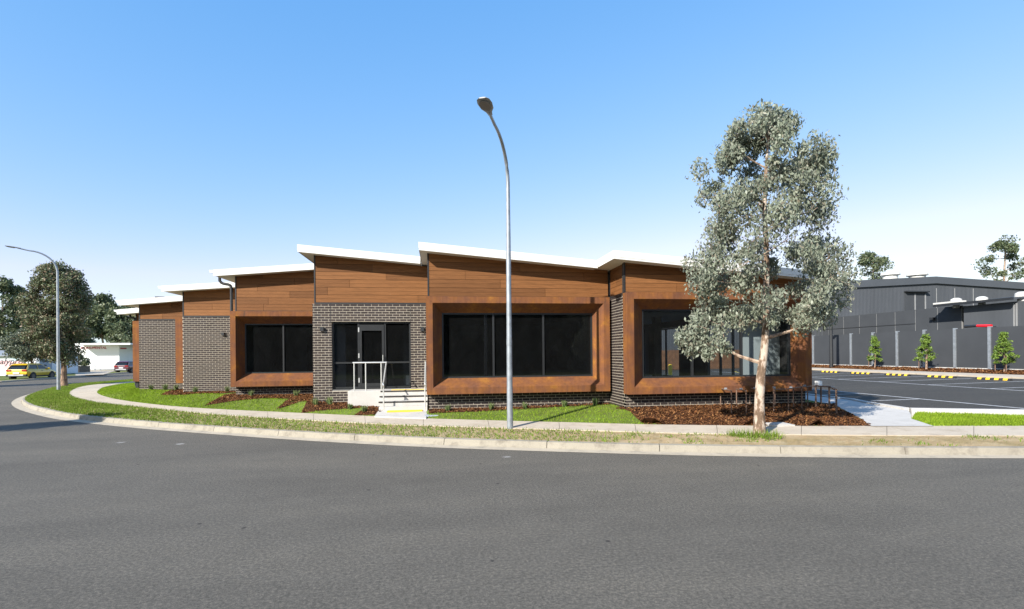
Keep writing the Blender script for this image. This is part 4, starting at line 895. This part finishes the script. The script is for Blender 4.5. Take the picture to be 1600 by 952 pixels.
for px, py, rad in ((1085, 535, .26), (1100, 520, .28), (1112, 540, .24), (1082, 520, .22), (1105, 492, .26), (1092, 546, .18), (1125, 535, .22), (1130, 508, .26), (1140, 545, .15), (1074, 530, .15), (1108, 552, .16), (1096, 506, .26), (1255, 512, .22), (1300, 490, .25), (1315, 470, .24), (1185, 190, .3), (1205, 186, .3), (1215, 200, .35), (1165, 205, .32), (1290, 250, .28), (1105, 260, .28), (1320, 400, .24), (1085, 410, .22), (1318, 440, .26)):
    addc(px, py, rr_.uniform(-.3, .5), rad)
tree('gum_tree', 'grey-green young gum tree with mottled white trunk on the verge', 'tree', tuple(tb), [(0, 0, -.1), tl(1187, 630), tl(1190, 585), tl(1196, 540), tl(1199, 480), tl(1200, 400), tl(1198, 320), tl(1202, 250), tl(1206, 195)], .125, cl, 50000, .076, 'leaf', 'bark', asp=.46, droop=.7, lbm='bark3', limb_r=.05, sides=14, shape=(1, 1, 1.15))
# tree behind the corner lamp
def crown(spec, n, seed, rad):
    r = random.Random(seed); out = []
    for i in range(n):
        u = r.random(); z0, z1, w0, w1 = None, None, None, None
        hs = [q[0] for q in spec]; z = hs[0] + (hs[-1] - hs[0]) * u; hw = float(np.interp(z, hs, [q[1] for q in spec])); off = float(np.interp(z, hs, [q[2] if len(q) > 2 else 0 for q in spec]))
        t = r.uniform(0, 6.283); k = r.uniform(.2, 1) ** .55
        out.append((off + hw * k * math.cos(t), hw * k * math.sin(t), z, r.uniform(*rad)))
    return out
b2 = atz(100, 602.5, .2)
tree('corner_tree', 'dense olive and rust leaved gum tree behind the corner lamp', 'tree', tuple(b2), [(0, 0, -.1), (0, 0, 1.5), (-.1, 0, 3), (-.3, 0, 5), (-.3, 0, 8)], .2,
     crown([(1.7, .5, .1), (2.6, 1.2, -.45), (4, 1.9, -.6), (5.5, 2.05, -.5), (6.7, 1.5, -.2), (7.8, .9, -.3), (8.3, .4, -.2)], 130, 3, (.38, .62)), 48000, .13, 'leaf2', 'bark2', limb_r=.08)
def bgtree(px, py, Y, top, hw, label, lm, n, leafs, size, seed, low=.25, bk='bark3', name='gum_tree', stems=1, rad=(.8, 1.5), group='gum trees in the background'):
    p = atY(px, py, Y); a, b_ = ray(px, top); Z = p.y / (cY - sY * a); H = EYE - b_ * Z - .0
    base = (p.x, p.y, 0); w = hw / F * Z
    tree(name, label, 'tree', base, [(0, 0, -.1), (w * .05, 0, H * .3), (-w * .08, 0, H * .6), (0, 0, H * .93)], max(.12, H * .02),
         crown([(H * low, w * .55), (H * (low + .2), w), (H * .75, w * .85), (H * .97, w * .3)], n, seed, rad), leafs, size, lm, bk, group, limb_r=max(.05, H * .007), sides=8, taper=.4)
bgtree(48, 572, 60, 513, 33, 'small pale olive tree standing before the white mural building', 'leaf3', 60, 14000, .17, 21, .42, 'bark2', rad=(.5, .9))
bgtree(160, 560, 104, 462, 34, 'tall gum tree with pale trunks directly behind the white lettered building', 'leaf4', 55, 12000, .42, 31, .45)
bgtree(196, 560, 98, 478, 26, 'dark gum tree just left of the brick wall, behind the maroon car', 'leaf4', 55, 12000, .4, 32, .2)
bgtree(8, 560, 100, 436, 38, 'tall dark gum tree at the far left edge of the picture', 'leaf4', 60, 13000, .42, 33, .15)
bgtree(62, 560, 112, 468, 34, 'dark gum tree half hidden behind the corner tree', 'leaf4', 55, 11000, .45, 34, .15)
bgtree(112, 560, 118, 470, 30, 'dark gum tree between the corner tree and the pale trunked gum', 'leaf4', 55, 11000, .45, 35, .15)
bgtree(1366, 480, 86, 387, 34, 'sparse gum tree rising behind the warehouse vents', 'leaf4', 15, 3000, .36, 41, .70, rad=(.7, 1.5))
bgtree(1572, 480, 72, 371, 42, 'broad sparse gum tree behind the right end of the warehouse', 'leaf4', 22, 3800, .32, 42, .62, rad=(.6, 1.4))
bgtree(1318, 480, 92, 432, 14, 'low gum tree top just left of the warehouse gable', 'leaf4', 12, 2500, .4, 43, .7)
# wood across the street behind the viewer (mirrored in the windows), and two street trees out of frame on the left that cast the road shadows
C = np.stack([rng.uniform(-60, 70, 520), rng.uniform(-46, -34, 520), rng.uniform(.4, 11, 520), rng.uniform(1.4, 2.6, 520)], 1)
tag(npmesh('wood', leaves(C, 1.9, 90000, 1, .8), 4, M['leaf4']), 'belt of dark trees across the street', 'wood', kind='stuff')
def stree(x, y, H, w, seed, label):
    tree('street_tree', label, 'tree', (x, y, 0), [(0, 0, -.1), (0, 0, H * .3), (.1, 0, H * .6), (0, 0, H * .95)], .2, crown([(H * .3, w * .5), (H * .5, w), (H * .8, w * .7), (H, w * .2)], 40, seed, (.5, .9)), 9000, .2, 'leaf2', 'bark2', 'street trees out of frame')
def shadow_src(px, py, H):
    p = atz(px, py, 0); L = H / math.tan(SUN_EL); return p.x - math.sin(SUN_AZ) * L, p.y - math.cos(SUN_AZ) * L
x, y = shadow_src(148, 657, 7.5); stree(x, y, 7.5, 1.0, 51, 'narrow street tree out of frame on the left, nearer one')
x, y = shadow_src(128, 598.5, 9); stree(x, y, 9, 1.7, 52, 'street tree out of frame on the left, farther one')
# saplings with stakes along the fence
for px, hpx, label, sd_ in ((1367, 50, 'yellow-green staked sapling farthest left along the charcoal fence', 1), (1447, 55, 'middle staked sapling along the charcoal fence, leaning shoot on its left', 2), (1569, 62, 'staked sapling nearest the right edge along the charcoal fence', 3)):
    p = atX(px, 575, 34.3); Z = p.x * sY + p.y * cY; H = hpx / F * Z; base = (34.3, p.y, .73)
    T = tree('sapling', label, 'sapling', base, [(0, 0, -.05), (.02, 0, H * .3), (-.02, 0, H * .6), (0, 0, H * .9)], .045, crown([(H * .22, .38 + .08 * sd_), (H * .4, .46 + .05 * sd_), (H * .7, .3), (H * .97, .06)], 44 + 4 * sd_, 60 + sd_, (.10, .22)), 2300, .13, 'leaf5', 'bark3', 'saplings along the fence', asp=.45, limb_r=.016, sides=7)
    for s_ in (-1, 1): MB(base).tube([Vector(base) + Vector((-.25, s_ * .32, -.05)), Vector(base) + Vector((-.25, s_ * .32, 1.05))], .03, 6).build('stake', M['rack'], T)
# tussocks by the walls
TU = [(700, 634, W2 - .35), (768, 634, W2 - .35), (820, 634, W2 - .35), (882, 634, W2 - .3), (930, 632, W2 - .25), (547, 637, 17.5), (569, 645, 17.0), (515, 633, 18.2), (493, 632, 18.25), (463, 624, 21.3), (392, 622, 21.7), (355, 616, 24.5), (305, 613, 24.6), (258, 608, 26.9), (236, 607, 26.9), (275, 612, 26.4)]
WHERE = ['first', 'second', 'third', 'fourth', 'fifth', 'sixth', 'seventh', 'eighth', 'ninth', 'tenth', 'eleventh', 'twelfth', 'thirteenth', 'fourteenth', 'fifteenth', 'sixteenth']
rank = sorted(range(len(TU)), key=lambda i: TU[i][0])
for i, (px, py, Y) in enumerate(TU):
    x = atY(px, py, Y).x; z = gz(x, Y); n = 60; h = random.uniform(.16, .3)
    th = rng.uniform(0, 6.28, n); c = rng.normal(0, .03, (n, 2)); hh = h * rng.uniform(.6, 1.2, n); le = rng.uniform(.15, .6, n) * hh; w = .012
    P0 = np.stack([c[:, 0], c[:, 1], np.zeros(n)], 1); a = np.stack([-np.sin(th), np.cos(th), np.zeros(n)], 1) * w; t = P0 + np.stack([np.cos(th) * le, np.sin(th) * le, hh], 1); m_ = (P0 + t) / 2 + np.array([0, 0, .02])
    V = np.stack([P0 - a, P0 + a, m_ + a * .8, t, m_ - a * .8], 1).reshape(-1, 3)
    o = npmesh('tussock', V, 5, M['tuft']); o.location = (x, Y, z); tag(o, 'small green tussock in the wall beds, ' + WHERE[rank.index(i)] + ' from the left', 'plant', 'tussocks along the walls')

# ------------------------------------------------------------------ hoops in the mulch by the gum tree
HP = [(1143, 649, 1126, 637), (1166, 649, 1151, 638), (1188, 648, 1172, 636), (1209, 647, 1211, 636), (1232, 646, 1240, 637), (1253, 643, 1262, 636), (1275, 641, 1283, 633), (1296, 641, 1307, 642)]
for i, (a, b_, c, d_) in enumerate(HP):
    p = atz(a, b_, .33); p.z = gz(p.x, p.y); q = atz(c, d_, .42); q.z = gz(q.x, q.y) if q.x < 12 else .34
    H = tag(empty('timber_hoop', p), 'brown post frame with grey cap box in the mulch, ' + WHERE[i] + ' from the left', 'post frame', 'post frames in the mulch bed')
    top = p.z + .66; zq = max(top - .02, q.z + .5); r_ = .017 if i < 6 else .026
    MB(p).tube([p + Vector((0, 0, -.05)), Vector((p.x, p.y, top))], r_, 7).build('post', M['rack'], H); MB(p).tube([q + Vector((0, 0, -.05)), Vector((q.x, q.y, zq))], r_, 7).build('post', M['rack'], H)
    MB(p).tube([Vector((p.x, p.y, top)), Vector((q.x, q.y, zq))], r_ * 1.1, 7).build('rail', M['rack'], H)
    if i < len(HP) - 1 and i >= 3:
        n_ = atz(HP[i + 1][0], HP[i + 1][1], .33); n_.z = gz(n_.x, n_.y) + .66; MB(p).tube([Vector((p.x, p.y, top)), n_ + (Vector((p.x, p.y, top)) - n_) * .06], r_ * .9, 7).build('rail', M['rack'], H)
    m_ = (Vector((p.x, p.y, top)) + Vector((q.x, q.y, zq))) / 2; s_ = .028 if i != 6 else .07
    MB(p).box(m_ + Vector((-s_, -s_, .0)), m_ + Vector((s_, s_, s_ * 2))).build('cap_box', M['boxgrey'] if i != 6 else M['bwhite'], H)

# ------------------------------------------------------------------ cars
def car(loc, rz, paint, label):
    K = tag(empty('parked_car', loc, rz), label, 'car', 'cars parked in the side street')
    # local: +Y forward, length 4.3, width 1.8, height 1.58
    st = [(-2.12, .55, .80, .62, .86), (-2.05, .42, 1.02, .80, .88), (-1.6, .33, 1.08, .86, .9), (-.6, .30, 1.04, .88, .9), (.6, .30, 1.02, .88, .9), (1.1, .30, 1.0, .87, .9), (1.7, .34, .92, .82, .88), (2.05, .42, .78, .72, .82), (2.15, .5, .68, .6, .7)]
    vs = []; n = 10
    for y, z0, z1, wt, wb in st:
        zm = z0 + (z1 - z0) * .45
        vs += [(-wb * .92, y, z0), (-wb, y, zm), (-wb * .98, y, z1 - .1), (-wt * .92, y, z1), (-wt * .4, y, z1 + .02), (wt * .4, y, z1 + .02), (wt * .92, y, z1), (wb * .98, y, z1 - .1), (wb, y, zm), (wb * .92, y, z0)]
    fs = [(i * n + k, i * n + (k + 1) % n, (i + 1) * n + (k + 1) % n, (i + 1) * n + k) for i in range(len(st) - 1) for k in range(n)] + [tuple(range(n))[::-1], tuple(range((len(st) - 1) * n, len(st) * n))]
    MB().add(vs, fs).build('body', M[paint], K, True)
    def cab(scale, z0, z1, mat, name, yb0, yb1, yt0, yt1, wb, wt):
        v = [(-wb, yb0, z0), (wb, yb0, z0), (wb, yb1, z0), (-wb, yb1, z0), (-wt, yt0, z1), (wt, yt0, z1), (wt, yt1, z1), (-wt, yt1, z1)]
        return MB().add(v, [(0, 3, 2, 1), (4, 5, 6, 7), (0, 1, 5, 4), (1, 2, 6, 5), (2, 3, 7, 6), (3, 0, 4, 7)]).build(name, mat, K, bevel=.04)
    cab(1, .98, 1.46, M['carglass'], 'glasshouse', -2.02, 1.0, -1.62, .15, .82, .66)
    cab(1, 1.44, 1.58, M[paint], 'roof', -1.9, .3, -1.5, .0, .70, .60)
    for s in (-1, 1):
        for y0, z0, y1, z1, w in ((-1.98, 1.0, -1.6, 1.47, .2), (-.55, 1.0, -.5, 1.47, .06), (1.0, .98, .2, 1.47, .07)):
            MB().prism([(s * .825, y0 - w / 2, z0), (s * .825, y0 + w / 2, z0), (s * .67, y1 + w / 2, z1), (s * .67, y1 - w / 2, z1)], (s * .02, 0, 0)).build('pillar', M[paint], K)
        MB().box((s * .84, .75, 1.0), (s * 1.03, .92, 1.14)).build('mirror', M[paint], K, bevel=.02)
        MB().box((s * .45, -2.16, .86), (s * .86, -2.02, 1.0)).build('tail_light', M['lens'], K, bevel=.015)
        for y in (-1.32, 1.32):
            ty = MB().tube([(s * .70, y, .34), (s * .91, y, .34)], .34, 20).build('wheel', M['rubber'], K, True)
            MB().tube([(s * .905, y, .34), (s * .918, y, .34)], .22, 16).build('rim', M['rim'], ty, True)
            MB().tube([(s * .74, y, .37), (s * .905, y, .37)], .41, 20).build('wheel_arch', M['rubber'], K, True)
        MB().box((s * .80, -1.0, .28), (s * .915, 1.0, .42)).build('sill', M['rubber'], K)
        MB().box((s * .895, -.2, .84), (s * .915, 0, .87)).build('door_handle', M['rubber'], K)
    MB().box((-.86, -2.19, .36), (.86, -2.0, .56)).build('bumper', M['rubber'], K, bevel=.03)
    MB().box((-.62, -2.21, .42), (.62, -2.18, .56)).build('bumper_trim', M['silver'], K)
    MB().box((-.26, -2.17, .64), (.26, -2.10, .76)).build('number_plate', M['bwhite'], K)
    MB().prism([(-.64, -2.045, 1.04), (.64, -2.045, 1.04), (.55, -1.70, 1.42), (-.55, -1.70, 1.42)], (0, -.02, .01)).build('rear_window', M['carglass'], K)
    return K
c1_ = atz(24, 594.5, 0); car((c1_.x + .1, c1_.y + 2.0, 0), R(2), 'ypaint', 'yellow hatchback SUV parked across the side street before the mural')
c2_ = atz(191, 583.3, 0); car((c2_.x - .1, c2_.y + 2.0, 0), R(1), 'rpaint', 'maroon SUV parked beside the white lettered building')

# ------------------------------------------------------------------ across the side street
fv = [atz(-200, 612, 0), atz(0, 598, 0), atz(60, 593.5, 0), atz(140, 587.5, 0), atz(196, 583.5, 0)]
fvp = [(p.x, p.y) for p in fv] + [(-44, 92), (-44, 125), (-140, 125), (-140, fv[0].y)]
tag(MB().add([(x, y, .12) for x, y in fvp], [tuple(range(len(fvp)))[::-1]]).build('far_verge', M['field']), kind='structure')
fk = tag(empty('far_kerb'), kind='structure'); LK = fv[1:] + [Vector((-44, 92, 0))]
for a, b_ in zip(LK, LK[1:]):
    n = max(1, int((b_ - a).length / 4)); t = (b_ - a).normalized(); w = Vector((-t.y, t.x, 0)) * .25
    for j in range(n):
        p, q = a.lerp(b_, j / n) + t * .01, a.lerp(b_, (j + 1) / n) - t * .01; MB().prism([p - w * .3, q - w * .3, q + w, p + w], (0, 0, .135)).build('kerb_stone', M['path'], fk)
dv = [atz(118, 587.0, .12), atz(162, 585.4, .12), atz(182, 579, .12), atz(118, 578.5, .12)]
tag(MB().add([tuple(p + Vector((0, 0, .01))) for p in dv], [(0, 1, 2, 3)]).build('far_forecourt', M['path']), kind='structure')
def text(s, size, mat, parent, M4, name='lettering', ext=.02, shear=0, spacing=1.0):
    c = bpy.data.curves.new(name, 'FONT'); c.body = s; c.size = size; c.extrude = ext; c.shear = shear; c.space_character = spacing; c.materials.append(mat)
    o = bpy.data.objects.new('t', c); COL.objects.link(o); dg = bpy.context.evaluated_depsgraph_get(); me = bpy.data.meshes.new_from_object(o.evaluated_get(dg)); bpy.data.objects.remove(o)
    me.transform(M4); return link(name, me, parent)
WY = 90.0
w0, w1 = atY(118, 579, WY), atY(186.5, 578, WY); wt = atY(150, 539.5, WY).z; OW = (w0.x, WY, .1)
wb_ = tag(empty('white_showroom', OW), 'low white building with flat roof and red lettering across the side street', 'building')
MB(OW).box((w0.x - 3, WY, 0), (w1.x, WY + 8, wt)).build('wall', M['bwhite'], wb_)
MB(OW).box((w0.x + 1.0, WY - 1.9, wt + .01), (w1.x + 2.6, WY + 8, wt + .26)).build('roof', M['bwhite'], wb_)
MB(OW).box((w0.x - 3, WY - .05, .05), (w1.x, WY - .004, .25)).build('plinth', M['grey3'], wb_)
tw = atY(126.5, 545.5, WY); tw2 = atY(166.5, 545.5, WY)
tx = text('MONUMENTAL', .52, M['redtext'], wb_, Matrix.Translation(Vector((tw.x, WY - .03, tw.z)) - Vector(OW)) @ Matrix.Rotation(R(90), 4, 'X'))
dx = max(v.co.x for v in tx.data.vertices) - min(v.co.x for v in tx.data.vertices); x0 = min(v.co.x for v in tx.data.vertices); k = (tw2.x - tw.x) / dx
for v in tx.data.vertices: v.co.x = x0 + (v.co.x - x0) * k
sx0 = w1.x; MB(OW).box((sx0 + .002, WY + .3, wt - .62), (sx0 + .03, WY + 1.9, wt - .42)).build('red_sign_strip', M['redtext'], wb_)
for px in (128 + 16, 153):
    p = atz(px, 579.5, .12); hz = tag(empty('bike_hoop', p), 'grey steel bicycle hoop before the white wall, ' + ('left one' if px < 150 else 'right one'), 'bicycle hoop', 'bicycle hoops')
    MB(p).tube([p + Vector((-.35 * 1, 0, 0)), p + Vector((-.35, 0, .75)), p + Vector((-.25, 0, 1.0)), p + Vector((0, 0, 1.1)), p + Vector((.25, 0, 1.0)), p + Vector((.35, 0, .75)), p + Vector((.35, 0, 0))], .04, 7).build('tube', M['galv'], hz, True)
pb0, pb1 = atz(100, 582.5, .12), atz(132, 581.8, .12)
pb = tag(empty('planter', pb0), 'long black planter box with low shrub beside the white building', 'planter'); MB(pb0).box(pb0, pb1 + Vector((0, 1.2, .85))).build('box', M['black'], pb)
pc = (pb0 + pb1) / 2; C = np.array([(pc.x + random.uniform(-1.3, 1.3), pc.y + .5, 1.2 + random.uniform(0, 1.2), .45) for _ in range(14)]); npmesh('shrub', leaves(C, .2, 2600, 1) - np.array(pb0), 4, M['leaf4'], pb)
oP = atY(202, 559, WY + 6); og = tag(empty('orange_sign', (oP.x, WY + 6, .1)), 'small pale sign with orange emblem right of the white building', 'sign')
MB((oP.x, WY + 6, .1)).box((oP.x - .6, WY + 6, oP.z - .5), (oP.x + .7, WY + 6.1, oP.z + .45)).box((oP.x - .05, WY + 6.02, 0), (oP.x + .05, WY + 6.08, oP.z - .5)).build('board', M['bluep'], og)
e = MB((oP.x, WY + 6, .1))
for s in (-.25, .12): e.tube([(oP.x + s - .17, WY + 5.97, oP.z - .35), (oP.x + s - .12, WY + 5.97, oP.z + .05), (oP.x + s, WY + 5.97, oP.z + .15), (oP.x + s + .12, WY + 5.97, oP.z + .05), (oP.x + s + .17, WY + 5.97, oP.z - .35)], .06, 5)
e.build('emblem', M['orange'], og)
MY = 68.0
m0, m1 = atY(-60, 586, MY), atY(58, 586, MY); mt = atY(20, 557, MY).z; OM = (m1.x, MY, .1)
mu = tag(empty('mural_building', OM), 'long low white building with painted mural behind the yellow car', 'building')
MB(OM).box((m0.x, MY, 0), (m1.x, MY + 7, mt)).build('wall', M['bwhite'], mu)
MB(OM).prism([(m0.x, MY - .3, mt + .01), (m0.x, MY - .3, mt + .12), (m0.x, MY + 3.5, mt + .75), (m0.x, MY + 3.5, mt + .6)], (m1.x - m0.x + .3, 0, 0)).build('roof', M['boxgrey'], mu)
q = atY(5, 572, MY)
def disc(px, py, rx, rz_, mat, name):
    c = atY(px, py, MY); vs = [(c.x + rx * math.cos(t) * (1 + .12 * math.sin(3 * t)), MY - .012, c.z + rz_ * math.sin(t)) for t in [2 * math.pi * k / 18 for k in range(18)]]; MB(OM).prism(vs, (0, .008, 0)).build(name, mat, mu)
disc(4, 570, 1.2, .5, M['pink'], 'mural_patch'); disc(30, 568, .6, .35, M['pink'], 'mural_patch'); disc(23, 558.5, .5, .4, M['bluep'], 'mural_patch')
t0 = atY(-1, 569, MY); text('alyprocod', .95, M['darktext'], mu, Matrix.Translation(Vector((t0.x, MY - .03, t0.z)) - Vector(OM)) @ Matrix.Rotation(R(90), 4, 'X'), shear=.3, ext=.005)
a_, b_ = atY(37, 560, MY), atY(39, 588, MY); MB(OM).box((a_.x, MY - .06, .1), (b_.x + .05, MY - .01, a_.z)).build('post', M['grey3'], mu)
GX = -45.0
g0, g1 = atX(61.5, 570, GX), atX(81.5, 570, GX); gzt = atX(70, 552.5, GX).z
sg = tag(empty('sign_panel', (GX, g0.y, .1)), 'grey upright sign slab with dark script beside the mural building', 'sign'); OGs = (GX, g0.y, .1)
MB(OGs).box((GX - .3, g0.y, 0), (GX, g1.y, gzt)).build('slab', M['signgrey'], sg)
mt4 = Matrix.Translation(Vector((GX + .012, g0.y + .3, gzt - 1.0)) - Vector(OGs)) @ Matrix.Rotation(R(90), 4, 'Z') @ Matrix.Rotation(R(90), 4, 'X')
tx = text('Gatwood', .62, M['darktext'], sg, mt4, shear=.35, ext=.008)
ys_ = [v.co.y for v in tx.data.vertices]; k = (g1.y - g0.y - .5) / (max(ys_) - min(ys_)); y00 = min(ys_)
for v in tx.data.vertices: v.co.y = y00 + (v.co.y - y00) * k
text('Bar', .3, M['darktext'], sg, Matrix.Translation(Vector((GX + .012, (g0.y + g1.y) / 2 - .25, gzt - 1.45)) - Vector(OGs)) @ Matrix.Rotation(R(90), 4, 'Z') @ Matrix.Rotation(R(90), 4, 'X'), ext=.008)
